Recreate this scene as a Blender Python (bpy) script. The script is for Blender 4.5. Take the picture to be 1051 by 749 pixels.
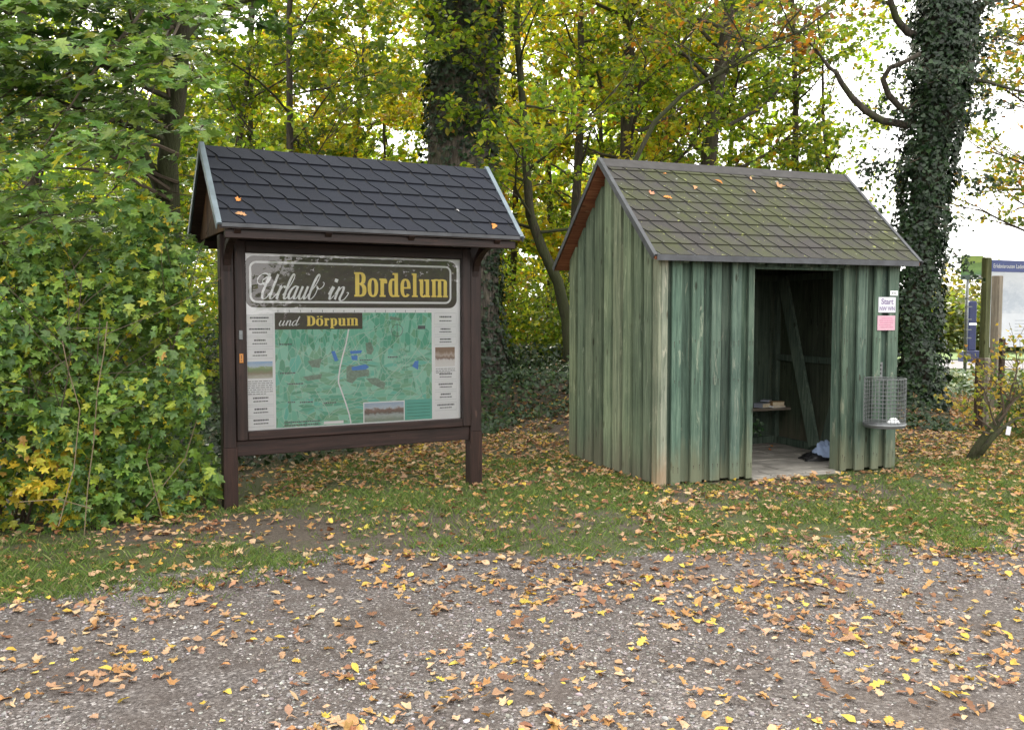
import bpy, math, random
import numpy as np
R = math.radians
S = bpy.context.scene
for o in list(bpy.data.objects): bpy.data.objects.remove(o)
C = S.collection

# ------------------------------------------------------------ camera, sky, sun, exposure
CAM_H = 1.55
F_PX, PITCH = 922.65, 0.057
cd = bpy.data.cameras.new('camera'); cam = bpy.data.objects.new('camera', cd); C.objects.link(cam)
cam.location = (0, 0, CAM_H); cam.rotation_euler = (R(90) - PITCH, 0, 0)
cd.sensor_width = 36; cd.lens = 36 * F_PX / 1051; cd.clip_start = .05; cd.clip_end = 2000
S.camera = cam
SUN_EL, SUN_AZ = R(42), R(-25)          # azimuth measured from +y towards +x
w = bpy.data.worlds.new('World'); S.world = w; w.use_nodes = True
nt = w.node_tree; bg = nt.nodes['Background']
sky = nt.nodes.new('ShaderNodeTexSky'); sky.sky_type = 'NISHITA'; sky.sun_disc = False
sky.sun_elevation = SUN_EL; sky.sun_rotation = SUN_AZ; sky.air_density = 1.2; sky.dust_density = 4
hs = nt.nodes.new('ShaderNodeHueSaturation'); hs.inputs['Saturation'].default_value = .12; hs.inputs['Value'].default_value = 1.0
nt.links.new(sky.outputs[0], hs.inputs['Color'])
# even out the clear-sky gradient towards an overcast white
mx = nt.nodes.new('ShaderNodeMix'); mx.data_type = 'RGBA'; mx.inputs[0].default_value = .55
mx.inputs[7].default_value = (13.6, 13.2, 12.7, 1)
nt.links.new(hs.outputs[0], mx.inputs[6]); nt.links.new(mx.outputs[2], bg.inputs[0])
bg.inputs[1].default_value = .15
sd = bpy.data.lights.new('sun', 'SUN'); sd.energy = 4.0; sd.angle = R(14); sd.color = (1, .94, .82)
so = bpy.data.objects.new('sun', sd); C.objects.link(so)
so.rotation_euler = (R(90) - SUN_EL, 0, math.pi - SUN_AZ)
so.location = (-5, 10, 20)
S.view_settings.view_transform = 'Standard'; S.view_settings.look = 'None'
S.view_settings.exposure = 1.4; S.view_settings.gamma = 1
S.view_settings.use_curve_mapping = False
S.render.engine = 'CYCLES'
S.cycles.max_bounces = 8; S.cycles.transparent_max_bounces = 12; S.cycles.transmission_bounces = 5
S.cycles.use_denoising = True
try: S.cycles.caustics_reflective = False
except Exception: pass

rng = np.random.default_rng(7)
random.seed(7)

# ------------------------------------------------------------ helpers
def tag(o, label=None, cat=None, group=None, kind=None):
    if label: o['label'] = label
    if cat: o['category'] = cat
    if group: o['group'] = group
    if kind: o['kind'] = kind
    return o
def empty(name, loc=(0, 0, 0), rz=0, **k):
    o = bpy.data.objects.new(name, None); C.objects.link(o); o.empty_display_size = .1
    o.location = loc; o.rotation_euler = (0, 0, rz)
    return tag(o, **k)

def mesh_np(name, V, F, mat, parent=None, col=None, smooth=False):
    """V (n,3); F = (loop_verts flat, loop_totals)."""
    me = bpy.data.meshes.new(name)
    V = np.asarray(V, np.float32)
    lv, lt = np.asarray(F[0], np.int32), np.asarray(F[1], np.int32)
    me.vertices.add(len(V)); me.vertices.foreach_set('co', V.ravel())
    me.loops.add(len(lv)); me.loops.foreach_set('vertex_index', lv)
    me.polygons.add(len(lt))
    ls = np.zeros(len(lt), np.int32); ls[1:] = np.cumsum(lt)[:-1]
    me.polygons.foreach_set('loop_start', ls)
    try: me.polygons.foreach_set('loop_total', lt)
    except Exception: pass
    me.polygons.foreach_set('use_smooth', np.full(len(lt), bool(smooth)))
    me.update(calc_edges=True)
    if col is not None:
        ca = me.color_attributes.new('col', 'FLOAT_COLOR', 'POINT')
        c4 = np.ones((len(V), 4), np.float32); c4[:, :3] = col
        ca.data.foreach_set('color', c4.ravel())
    if mat: me.materials.append(mat)
    o = bpy.data.objects.new(name, me); C.objects.link(o)
    if parent: o.parent = parent
    return o

class MB:
    """collects shapes for ONE mesh"""
    def __init__(s): s.v = []; s.f = []; s.c = []
    def add(s, vs, fs, c=(1, 1, 1)):
        b = len(s.v); s.v += [tuple(v) for v in vs]; s.f += [tuple(b + i for i in f) for f in fs]; s.c += [c] * len(vs)
    def box(s, x0, x1, y0, y1, z0, z1, c=(1, 1, 1), z1b=None, z0b=None, j=0):
        """z1 top at y0/x0 side; z1b: top at the y1 side"""
        zb = z1 if z1b is None else z1b; z0b = z0 if z0b is None else z0b
        v = [(x0, y0, z0), (x1, y0, z0), (x1, y1, z0b), (x0, y1, z0b), (x0, y0, z1), (x1, y0, z1), (x1, y1, zb), (x0, y1, zb)]
        s.add(v, [(0, 3, 2, 1), (4, 5, 6, 7), (0, 1, 5, 4), (1, 2, 6, 5), (2, 3, 7, 6), (3, 0, 4, 7)], c)
    def cbox(s, x0, x1, y0, y1, z0, z1, b=.004, c=(1, 1, 1)):
        """box with chamfered vertical + top edges: an octagon in plan, chamfered top"""
        P = [(x0 + b, y0), (x1 - b, y0), (x1, y0 + b), (x1, y1 - b), (x1 - b, y1), (x0 + b, y1), (x0, y1 - b), (x0, y0 + b)]
        cx, cy = (x0 + x1) / 2, (y0 + y1) / 2
        def ins(p): return (p[0] + (b if p[0] < cx else -b), p[1] + (b if p[1] < cy else -b))
        v = [(*ins(p), z0) for p in P] + [(*p, z0 + b) for p in P] + [(*p, z1 - b) for p in P] + [(*ins(p), z1) for p in P]
        f = [tuple(range(7, -1, -1)), tuple(range(24, 32))]
        for k in range(3):
            for i in range(8): j = (i + 1) % 8; f.append((k * 8 + i, k * 8 + j, k * 8 + 8 + j, k * 8 + 8 + i))
        s.add(v, f, c)
    def beam(s, p, q, w, h, up=(0, 0, 1), c=(1, 1, 1)):
        p, q = np.array(p, float), np.array(q, float); d = q - p; d /= np.linalg.norm(d)
        sd = np.cross(d, up); sd /= np.linalg.norm(sd); u = np.cross(sd, d)
        v = [e + sd * a * w / 2 + u * b * h / 2 for e in (p, q) for a, b in ((-1, -1), (1, -1), (1, 1), (-1, 1))]
        s.add(v, [(3, 2, 1, 0), (4, 5, 6, 7), (0, 1, 5, 4), (1, 2, 6, 5), (2, 3, 7, 6), (3, 0, 4, 7)], c)
    def tube(s, pts, rad, k=8, c=(1, 1, 1), cap=True, bump=0):
        pts = [np.array(p, float) for p in pts]; n = len(pts)
        if not hasattr(rad, '__len__'): rad = [rad] * n
        b = len(s.v); ref = None
        for i, p in enumerate(pts):
            d = pts[min(i + 1, n - 1)] - pts[max(i - 1, 0)]; d = d / (np.linalg.norm(d) + 1e-9)
            if ref is None: ref = np.array((1., 0, 0)) if abs(d[0]) < .8 else np.array((0, 1., 0))
            a = ref - d * (ref @ d); a /= np.linalg.norm(a) + 1e-9; ref = a; e = np.cross(d, a)
            for j in range(k):
                t = 2 * math.pi * j / k; r = rad[i] * (1 + (bump * (math.sin(3 * t + i * .7) * .5 + random.uniform(-.5, .5)) if bump else 0))
                q = p + (a * math.cos(t) + e * math.sin(t)) * r
                s.v.append((q[0], q[1], q[2])); s.c.append(c)
        for i in range(n - 1):
            for j in range(k):
                j2 = (j + 1) % k
                s.f.append((b + i * k + j, b + i * k + j2, b + (i + 1) * k + j2, b + (i + 1) * k + j))
        if cap and k > 3:
            s.f.append(tuple(b + j for j in range(k - 1, -1, -1))); s.f.append(tuple(b + (n - 1) * k + j for j in range(k)))
    def build(s, name, mat, parent=None, smooth=False, **k):
        lv = np.fromiter((i for f in s.f for i in f), np.int32); lt = np.fromiter((len(f) for f in s.f), np.int32)
        o = mesh_np(name, np.array(s.v, np.float32).reshape(-1, 3), (lv, lt), mat, parent, np.array(s.c, np.float32), smooth)
        return tag(o, **k)

def copy_tree(o, parent=None):
    c = o.copy(); C.objects.link(c)
    if parent: c.parent = parent
    for ch in [x for x in C.objects if x.parent == o]: copy_tree(ch, c)
    return c

# pixel helpers: where the photograph's layout was measured
def ray(u, v):
    X = (u - 525.5) / F_PX; Y = -(v - 374.5) / F_PX; c, s = math.cos(PITCH), math.sin(PITCH)
    return np.array([X, c + Y * s, -s + Y * c])
def at(u, v, y):
    r = ray(u, v); return r * (y / r[1]) + (0, 0, CAM_H)

# ------------------------------------------------------------ materials
def new_mat(name):
    m = bpy.data.materials.new(name); m.use_nodes = True; return m, m.node_tree, m.node_tree.nodes['Principled BSDF']
def N(nt, t, **k):
    n = nt.nodes.new(t)
    for a, b in k.items():
        if a.startswith('i_'): n.inputs[a[2:]].default_value = b
        else: setattr(n, a, b)
    return n
def ramp(nt, fac, stops, interp='LINEAR'):
    r = nt.nodes.new('ShaderNodeValToRGB'); cr = r.color_ramp; cr.interpolation = interp
    while len(cr.elements) < len(stops): cr.elements.new(.5)
    for e, (p, c) in zip(cr.elements, stops): e.position = p; e.color = (*c, 1) if len(c) == 3 else c
    nt.links.new(fac, r.inputs[0]); return r.outputs[0]
def mix(nt, fac, a, b, mode='MIX'):
    m = nt.nodes.new('ShaderNodeMix'); m.data_type = 'RGBA'; m.blend_type = mode
    for i, v in ((0, fac), (6, a), (7, b)):
        if hasattr(v, 'links'): nt.links.new(v, m.inputs[i])
        elif i == 0: m.inputs[0].default_value = v
        else: m.inputs[i].default_value = (*v, 1)
    return m.outputs[2]
def vec(nt, scale=(1, 1, 1), rot=(0, 0, 0)):
    tc = nt.nodes.new('ShaderNodeTexCoord'); mp = nt.nodes.new('ShaderNodeMapping')
    mp.inputs['Scale'].default_value = scale; mp.inputs['Rotation'].default_value = rot
    nt.links.new(tc.outputs['Object'], mp.inputs[0]); return mp.outputs[0]
def noise(nt, v, scale, detail=4, rough=.55, dist=0):
    n = N(nt, 'ShaderNodeTexNoise'); n.inputs['Scale'].default_value = scale; n.inputs['Detail'].default_value = detail
    n.inputs['Roughness'].default_value = rough; n.inputs['Distortion'].default_value = dist
    if v is not None: nt.links.new(v, n.inputs['Vector'])
    return n.outputs['Fac']
def math_(nt, op, a, b=None):
    n = nt.nodes.new('ShaderNodeMath'); n.operation = op
    for i, v in enumerate((a, b)):
        if v is None: continue
        if hasattr(v, 'links'): nt.links.new(v, n.inputs[i])
        else: n.inputs[i].default_value = v
    return n.outputs[0]
def bump(nt, p, h, strength=.3, dist=.01):
    b = nt.nodes.new('ShaderNodeBump'); b.inputs['Strength'].default_value = strength; b.inputs['Distance'].default_value = dist
    nt.links.new(h, b.inputs['Height']); nt.links.new(b.outputs[0], p.inputs['Normal'])
def attr(nt):
    a = nt.nodes.new('ShaderNodeAttribute'); a.attribute_name = 'col'; return a.outputs['Color']
def plain(name, col, rough=.6, metal=0, var=.12, scale=8, bmp=.1):
    m, nt, p = new_mat(name); v = vec(nt)
    n = noise(nt, v, scale, 6)
    c = ramp(nt, n, [(.3, tuple(x * (1 - var) for x in col)), (.7, tuple(min(1, x * (1 + var)) for x in col))])
    c = mix(nt, 1, c, attr(nt), 'MULTIPLY') if name.endswith('_v') else c
    nt.links.new(c, p.inputs['Base Color']); p.inputs['Roughness'].default_value = rough; p.inputs['Metallic'].default_value = metal
    if bmp: bump(nt, p, noise(nt, v, scale * 8, 4), bmp, .003)
    return m
def leaf_mat(name, trans=.4, rough=.42, spec=.5, tint=(1.3, 1.25, .55)):
    m, nt, p = new_mat(name); a = attr(nt)
    v = vec(nt); n = noise(nt, v, 60, 2)
    c = mix(nt, 1, a, ramp(nt, n, [(.3, (.75, .75, .75)), (.7, (1.15, 1.15, 1.1))]), 'MULTIPLY')
    nt.links.new(c, p.inputs['Base Color']); p.inputs['Roughness'].default_value = rough; p.inputs['Specular IOR Level'].default_value = spec
    t = N(nt, 'ShaderNodeBsdfTranslucent'); nt.links.new(mix(nt, 1, c, tint, 'MULTIPLY'), t.inputs['Color'])
    ms = N(nt, 'ShaderNodeMixShader'); ms.inputs[0].default_value = trans
    nt.links.new(p.outputs[0], ms.inputs[1]); nt.links.new(t.outputs[0], ms.inputs[2])
    nt.links.new(ms.outputs[0], nt.nodes['Material Output'].inputs[0]); return m
def wood_mat(name, cols, worn, axis='z', worn_amt=.5, foot=None, rough=.75, grain=1.0):
    """stained boards: grain streaks along the axis, flaked worn patches, per-board tint in 'col'"""
    m, nt, p = new_mat(name)
    sc = {'z': (34, 34, 1.6), 'x': (1.6, 34, 34), 'y': (34, 1.6, 34)}[axis]
    v = vec(nt, sc); v1 = vec(nt)
    g = noise(nt, v, 1.0, 6, .62, .6)
    g2 = noise(nt, vec(nt, tuple(x * 3.2 for x in sc)), 1.0, 5, .7)
    g = math_(nt, 'ADD', math_(nt, 'MULTIPLY', g, .6), math_(nt, 'MULTIPLY', g2, .4))
    base = ramp(nt, g, [(.36, cols[0]), (.49, cols[1]), (.62, cols[2])])
    sc2 = {'z': (16, 16, 2.2), 'x': (2.2, 16, 16), 'y': (16, 2.2, 16)}[axis]
    wv = noise(nt, vec(nt, sc2), 1.3, 8, .68, .8)
    lo = .535 + (1 - worn_amt) * .12
    wmask = ramp(nt, wv, [(lo, (0, 0, 0)), (lo + .045, (1, 1, 1))])
    c = mix(nt, math_(nt, 'MULTIPLY', wmask, .58), base, worn)
    big = noise(nt, v1, 1.7, 4)
    c = mix(nt, 1, c, ramp(nt, big, [(.3, (.72, .76, .74)), (.7, (1.22, 1.18, 1.12))]), 'MULTIPLY')
    c = mix(nt, 1, c, attr(nt), 'MULTIPLY')
    # knots
    vo = N(nt, 'ShaderNodeTexVoronoi'); nt.links.new(vec(nt, {'z': (9, 9, 2.6), 'x': (2.6, 9, 9), 'y': (9, 2.6, 9)}[axis]), vo.inputs['Vector']); vo.inputs['Scale'].default_value = 1
    kn = ramp(nt, vo.outputs['Distance'], [(.06, (.35, .3, .25)), (.13, (1, 1, 1))])
    c = mix(nt, 1, c, kn, 'MULTIPLY')
    if foot:
        sp = N(nt, 'ShaderNodeSeparateXYZ'); nt.links.new(v1, sp.inputs[0])
        hgt = math_(nt, 'ADD', sp.outputs['Z'], math_(nt, 'MULTIPLY', math_(nt, 'SUBTRACT', noise(nt, vec(nt, (9, 9, 2)), 1, 5), .5), -.9))
        fm = ramp(nt, hgt, [(0.0, (1, 1, 1)), (.42, (0, 0, 0))])
        c = mix(nt, math_(nt, 'MULTIPLY', fm, .7), c, foot)
    nt.links.new(c, p.inputs['Base Color']); p.inputs['Roughness'].default_value = rough
    p.inputs['Specular IOR Level'].default_value = .3
    bump(nt, p, math_(nt, 'ADD', g, math_(nt, 'MULTIPLY', wmask, .5)), .55 * grain, .004)
    return m

M = {}
M['green_front'] = wood_mat('green_stained_wood', [(.030, .050, .040), (.066, .110, .086), (.115, .165, .133)], (.25, .275, .22), foot=(.15, .15, .09), worn_amt=.55)
M['green_side'] = wood_mat('weathered_green_wood', [(.050, .068, .046), (.108, .138, .092), (.175, .21, .145)], (.27, .30, .22), foot=(.11, .10, .07), worn_amt=.5)
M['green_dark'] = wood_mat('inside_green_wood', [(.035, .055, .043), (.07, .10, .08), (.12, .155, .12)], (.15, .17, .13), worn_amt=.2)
M['pale_corner'] = wood_mat('worn_corner_wood', [(.09, .11, .085), (.18, .205, .16), (.28, .295, .24)], (.40, .385, .32), foot=(.30, .20, .12), worn_amt=.8)
M['soffit'] = wood_mat('red_brown_soffit', [(.10, .035, .018), (.19, .07, .035), (.28, .12, .06)], (.30, .17, .09), 'x', .3)
M['brown'] = wood_mat('dark_brown_stain', [(.008, .005, .0045), (.017, .0095, .0085), (.034, .0185, .016)], (.12, .07, .055), worn_amt=.12, rough=.5)
M['brown_x'] = wood_mat('dark_brown_stain_rail', [(.008, .005, .0045), (.017, .0095, .0085), (.034, .0185, .016)], (.12, .08, .065), 'x', .15, rough=.5)
M['gable'] = wood_mat('brown_gable_boards', [(.04, .02, .01), (.08, .042, .02), (.12, .065, .03)], (.15, .09, .05), worn_amt=.2)
M['plank'] = wood_mat('grey_plank', [(.07, .06, .05), (.12, .105, .085), (.18, .16, .13)], (.2, .18, .15), 'x', .4)
M['zinc'] = plain('zinc_trim', (.16, .205, .235), .45, .35, .25, 6)
M['zinc_dark'] = plain('weathered_zinc', (.062, .066, .073), .55, .3, .3, 9)
M['galv'] = plain('galvanised_steel', (.16, .17, .175), .45, .6, .2, 30)
M['felt'] = plain('roof_felt', (.012, .012, .013), .9)
def shingle(name, c0, c1, moss=None, lich=False):
    m, nt, p = new_mat(name); v = vec(nt)
    gr = noise(nt, v, 420, 2)
    c = ramp(nt, gr, [(.35, c0), (.65, c1)])
    c = mix(nt, 1, c, attr(nt), 'MULTIPLY')
    if moss:
        mn = noise(nt, v, 2.1, 8, .7)
        mm = ramp(nt, mn, [(.40, (0, 0, 0)), (.60, (1, 1, 1))])
        c = mix(nt, math_(nt, 'MULTIPLY', mm, .75), c, moss)
    if lich:
        l1 = noise(nt, v, 17, 5, .6); lm = ramp(nt, l1, [(.655, (0, 0, 0)), (.69, (1, 1, 1))])
        c = mix(nt, math_(nt, 'MULTIPLY', lm, .8), c, (.24, .26, .08))
        l2 = noise(nt, vec(nt, (1, 1, 1), (1, 2, 3)), 13, 5, .6); lm = ramp(nt, l2, [(.67, (0, 0, 0)), (.70, (1, 1, 1))])
        c = mix(nt, math_(nt, 'MULTIPLY', lm, .6), c, (.30, .31, .29))
    nt.links.new(c, p.inputs['Base Color']); p.inputs['Roughness'].default_value = .82
    p.inputs['Specular IOR Level'].default_value = .35
    bump(nt, p, gr, .4, .002); return m
M['shingle_dark'] = shingle('charcoal_shingles', (.007, .009, .015), (.017, .021, .032))
M['shingle_moss'] = shingle('mossy_shingles', (.030, .028, .026), (.062, .058, .053), (.055, .065, .02), True)
def bark_mat(name, c0, c1, moss, amt):
    m, nt, p = new_mat(name)
    g = noise(nt, vec(nt, (1, 1, .16)), 26, 6, .65, .5); v = vec(nt)
    c = ramp(nt, g, [(.35, c0), (.62, c1)])
    mm = ramp(nt, noise(nt, v, 4, 6, .65), [(.62 - amt * .3, (0, 0, 0)), (.72 - amt * .3, (1, 1, 1))])
    c = mix(nt, math_(nt, 'MULTIPLY', mm, .8), c, moss)
    nt.links.new(c, p.inputs['Base Color']); p.inputs['Roughness'].default_value = .9
    bump(nt, p, g, 1.0, .03); return m
M['bark'] = bark_mat('grey_brown_bark', (.018, .014, .010), (.07, .058, .042), (.05, .06, .02), .35)
M['bark_oak'] = bark_mat('furrowed_oak_bark', (.016, .013, .010), (.125, .105, .085), (.045, .05, .025), .25)
M['bark_moss'] = bark_mat('mossy_bark', (.018, .015, .008), (.055, .05, .028), (.035, .043, .012), .75)
M['twig'] = plain('twig_bark', (.075, .055, .038), .85)
M['twig_dead'] = plain('pale_dry_stem', (.17, .13, .08), .8)
M['leaf'] = leaf_mat('tree_leaf', .6, tint=(1.5, 1.5, .6))
M['leaf_near'] = leaf_mat('maple_leaf', .36, .42, .45)
M['ivy'] = leaf_mat('ivy_leaf', .1, .40, .40, (1, 1.1, .5))
M['litter'] = leaf_mat('fallen_leaf', .12, .6, .3, (1.1, 1, .7))
M['grass'] = leaf_mat('grass_blade', .3, .5, .3, (1.1, 1.2, .6))
M['white'] = plain('white_board', (.87, .89, .90), .4, 0, .04, 3, 0)
M['hdr_brown'] = plain('header_brown', (.055, .043, .033), .5, 0, .15, 30, 0)
M['letter_white'] = plain('letter_white', (.80, .82, .82), .5, 0, .03, 9, 0)
M['letter_yellow'] = plain('letter_yellow', (.88, .68, .14), .5, 0, .08, 9, 0)
M['black'] = plain('black_paint', (.012, .012, .013), .5)
M['ink'] = plain('faded_print', (.11, .12, .13), .6, 0, .2, 40, 0)
M['navy'] = plain('navy_blue', (.008, .016, .075), .45)
M['blue'] = plain('header_blue', (.07, .10, .30), .5, 0, .06, 5, 0)
M['lake'] = plain('map_lake', (.03, .20, .62), .5, 0, .1, 40, 0)
M['forest_print'] = plain('map_forest', (.17, .27, .20), .5, 0, .3, 60, 0)
M['pink'] = plain('pink_paper', (.55, .33, .40), .6, 0, .06, 20, 0)
M['pinkdark'] = plain('pink_print', (.5, .19, .29), .6, 0, .1, 20, 0)
M['notice'] = plain('notice_paper', (.60, .60, .66), .6, 0, .06, 20, 0)
M['lilac'] = plain('lilac_print', (.22, .18, .30), .6, 0, .1, 20, 0)
M['concrete'] = plain('worn_paving', (.26, .245, .215), .85, 0, .35, 5, .5)
M['paper'] = plain('book_pages', (.62, .54, .38), .8, 0, .12, 60)
M['cover_blue'] = plain('book_cover_grey_blue', (.26, .28, .34), .6)
M['cover_tan'] = plain('book_cover_tan', (.38, .24, .11), .6)
M['cloth_blue'] = plain('light_blue_cloth', (.26, .34, .50), .9)
M['olive'] = wood_mat('olive_post', [(.05, .055, .025), (.09, .10, .045), (.14, .15, .07)], (.2, .2, .12), worn_amt=.3)
M['greyb'] = wood_mat('grey_brown_post', [(.14, .12, .095), (.22, .19, .155), (.31, .27, .22)], (.4, .36, .3), worn_amt=.4)
M['umber'] = wood_mat('dark_umber_stake', [(.02, .012, .008), (.045, .028, .02), (.075, .05, .035)], (.1, .08, .06), worn_amt=.2)
M['brass'] = plain('brass_plate', (.45, .20, .06), .4, .5)

# map print (a flat print: its fields are part of the picture on the board)
def map_mat():
    m, nt, p = new_mat('map_print')
    v = vec(nt, (11, 1, 34), (0, .72, 0)); vo = N(nt, 'ShaderNodeTexVoronoi'); nt.links.new(v, vo.inputs['Vector']); vo.inputs['Scale'].default_value = 1
    v2 = vec(nt, (26, 1, 12), (0, .35, 0)); vp = N(nt, 'ShaderNodeTexVoronoi'); nt.links.new(v2, vp.inputs['Vector']); vp.inputs['Scale'].default_value = 1
    sel = ramp(nt, noise(nt, vec(nt), 1.9, 2), [(.47, (0, 0, 0)), (.5, (1, 1, 1))])
    def bw(c):
        s = N(nt, 'ShaderNodeSeparateColor'); nt.links.new(c, s.inputs[0]); return s.outputs[0]
    st = [(.0, (.11, .42, .28)), (.25, (.18, .54, .38)), (.45, (.10, .36, .22)), (.6, (.25, .60, .45)), (.78, (.17, .43, .26)), (.93, (.13, .52, .40))]
    ca = ramp(nt, bw(vo.outputs['Color']), st, 'CONSTANT'); cb = ramp(nt, bw(vp.outputs['Color']), st, 'CONSTANT')
    c = mix(nt, sel, ca, cb)
    for vv, msk in ((v, 0), (v2, 1)):
        e = N(nt, 'ShaderNodeTexVoronoi'); e.feature = 'DISTANCE_TO_EDGE'; nt.links.new(vv, e.inputs['Vector']); e.inputs['Scale'].default_value = 1
        line = ramp(nt, e.outputs['Distance'], [(.02, (1, 1, 1)), (.055, (0, 0, 0))])
        f = math_(nt, 'MULTIPLY', line, sel if msk else math_(nt, 'SUBTRACT', 1, sel))
        c = mix(nt, math_(nt, 'MULTIPLY', f, .5), c, (.42, .66, .54))
    nt.links.new(c, p.inputs['Base Color']); p.inputs['Roughness'].default_value = .5; return m
M['map'] = map_mat()
def photo_mat(name, stops, sc=(30, 1, 30), axis='Z', z0=0, z1=1):
    m, nt, p = new_mat(name); v = vec(nt); sp = N(nt, 'ShaderNodeSeparateXYZ'); nt.links.new(v, sp.inputs[0])
    mr = N(nt, 'ShaderNodeMapRange'); mr.inputs[1].default_value = z0; mr.inputs[2].default_value = z1
    nt.links.new(sp.outputs['Z'], mr.inputs[0])
    f = math_(nt, 'ADD', mr.outputs[0], math_(nt, 'MULTIPLY', math_(nt, 'SUBTRACT', noise(nt, vec(nt, sc), 1, 5, .7), .5), .55))
    nt.links.new(ramp(nt, f, stops), p.inputs['Base Color']); p.inputs['Roughness'].default_value = .5; return m
def glass_mat():
    m, nt, p = new_mat('glass_pane'); nt.nodes.remove(p)
    t = N(nt, 'ShaderNodeBsdfTransparent'); g = N(nt, 'ShaderNodeBsdfGlossy'); g.inputs['Roughness'].default_value = .0
    fr = N(nt, 'ShaderNodeFresnel'); fr.inputs[0].default_value = 1.7
    ms = N(nt, 'ShaderNodeMixShader'); nt.links.new(fr.outputs[0], ms.inputs[0]); nt.links.new(t.outputs[0], ms.inputs[1]); nt.links.new(g.outputs[0], ms.inputs[2])
    nt.links.new(ms.outputs[0], nt.nodes['Material Output'].inputs[0]); return m
M['glass'] = glass_mat()

# ------------------------------------------------------------ ground
def sst(x, a, b):
    t = np.clip((x - a) / (b - a), 0, 1); return t * t * (3 - 2 * t)
def wav(x, y): return .5 * np.sin(x * 1.3 + 1.7 * np.sin(y * .7)) + .3 * np.sin(y * 2.1 + x * .9) + .2 * np.sin(x * 3.7 - y * 2.9)
def gh(x, y):
    x = np.asarray(x, float); y = np.asarray(y, float)
    bank = sst(y + .5 * np.sin(x * .8), 11.4, 14.2) * (1 - sst(x, 5.0, 8.0)) * .62
    left = sst(-x, 2.7, 5.0) * sst(y, 6.6, 9.5) * .25
    near = .012 * wav(x, y) * (1 - sst(np.hypot(x, y), 20, 30))
    hut = (x > .3) & (x < 4.2) & (y > 7.8) & (y < 11)
    return bank + left + np.where(hut, -.004, near - .004)
def edge_y(x):       # where the gravel turns into grass
    return np.interp(x, [-12, -2.7, -2.0, -1.4, -.7, .5, 1.8, 3.6, 6, 14], [4.3, 4.72, 5.25, 5.62, 5.95, 5.72, 5.95, 6.3, 6.9, 9.5])
def build_ground():
    xs = np.unique(np.round(np.concatenate([-np.geomspace(12, 900, 22), np.arange(-12, 14.01, .16), np.geomspace(14.2, 900, 22)]), 3))
    ys = np.unique(np.round(np.concatenate([-np.geomspace(2, 900, 16), np.arange(-2, 17, .16), np.geomspace(17.2, 900, 26)]), 3))
    X, Y = np.meshgrid(xs, ys); Z = gh(X, Y)
    V = np.stack([X, Y, Z], -1).reshape(-1, 3); nx, ny = len(xs), len(ys)
    i = np.arange(ny - 1)[:, None] * nx + np.arange(nx - 1)[None]; i = i.ravel()
    F = np.stack([i, i + 1, i + nx + 1, i + nx], -1)
    g = 1 - sst(np.abs(Y - edge_y(X)) * np.sign(edge_y(X) - Y), -.35, .35)   # 1 = grass side
    trod = np.exp(-((X + .35) ** 2 / .9 + (Y - 6.6) ** 2 / .25)) + .8 * np.exp(-((X - 2.6) ** 2 / 1.2 + (Y - 7.7) ** 2 / .3)) + .7 * np.exp(-((X + 2.0) ** 2 / 1.2 + (Y - 6.4) ** 2 / .18))
    wood = np.clip(sst(Y, 9.2, 11) * (1 - sst(X, 5.5, 7)) + sst(-X, 2.0, 3) * sst(Y, 6, 6.8), 0, 1)
    col = np.stack([g, np.clip(trod, 0, 1), wood], -1).reshape(-1, 3)
    m, nt, p = new_mat('gravel_and_turf'); v = vec(nt); a = attr(nt)
    sp = N(nt, 'ShaderNodeSeparateColor'); nt.links.new(a, sp.inputs[0])
    vo = N(nt, 'ShaderNodeTexVoronoi'); nt.links.new(v, vo.inputs['Vector']); vo.inputs['Scale'].default_value = 85; vo.inputs['Randomness'].default_value = 1
    vb = N(nt, 'ShaderNodeTexVoronoi'); nt.links.new(v, vb.inputs['Vector']); vb.inputs['Scale'].default_value = 34
    s1 = N(nt, 'ShaderNodeSeparateColor'); nt.links.new(vo.outputs['Color'], s1.inputs[0])
    st = ramp(nt, s1.outputs[0], [(0, (.075, .066, .062)), (.3, (.155, .139, .13)), (.55, (.105, .094, .089)), (.8, (.225, .206, .195)), (.94, (.38, .36, .345))], 'CONSTANT')
    s2 = N(nt, 'ShaderNodeSeparateColor'); nt.links.new(vb.outputs['Color'], s2.inputs[0])
    st2 = ramp(nt, s2.outputs[0], [(0, (.12, .109, .103)), (.5, (.175, .159, .15)), (.85, (.30, .28, .265))], 'CONSTANT')
    grav = mix(nt, ramp(nt, vb.outputs['Distance'], [(.3, (.55, .55, .55)), (.5, (0, 0, 0))]), st, st2)
    dirt = ramp(nt, noise(nt, v, 55, 6, .7), [(.3, (.055, .044, .038)), (.7, (.12, .10, .088))])
    patch = ramp(nt, noise(nt, v, 2.2, 7, .65), [(.40, (0, 0, 0)), (.62, (1, 1, 1))])
    c = mix(nt, math_(nt, 'MULTIPLY', patch, .75), grav, dirt)
    c = mix(nt, 1, c, ramp(nt, noise(nt, v, .8, 5), [(.3, (.8, .79, .78)), (.7, (1.12, 1.10, 1.09))]), 'MULTIPLY')
    soil = ramp(nt, noise(nt, v, 40, 7, .7), [(.3, (.06, .048, .038)), (.7, (.15, .125, .10))])
    turf = ramp(nt, noise(nt, v, 90, 5, .7), [(.3, (.045, .055, .02)), (.7, (.10, .125, .045))])
    gm = ramp(nt, math_(nt, 'ADD', sp.outputs[0], math_(nt, 'MULTIPLY', math_(nt, 'SUBTRACT', noise(nt, v, 3.5, 7, .7), .5), 2.4)), [(.42, (0, 0, 0)), (.62, (1, 1, 1))])
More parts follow.
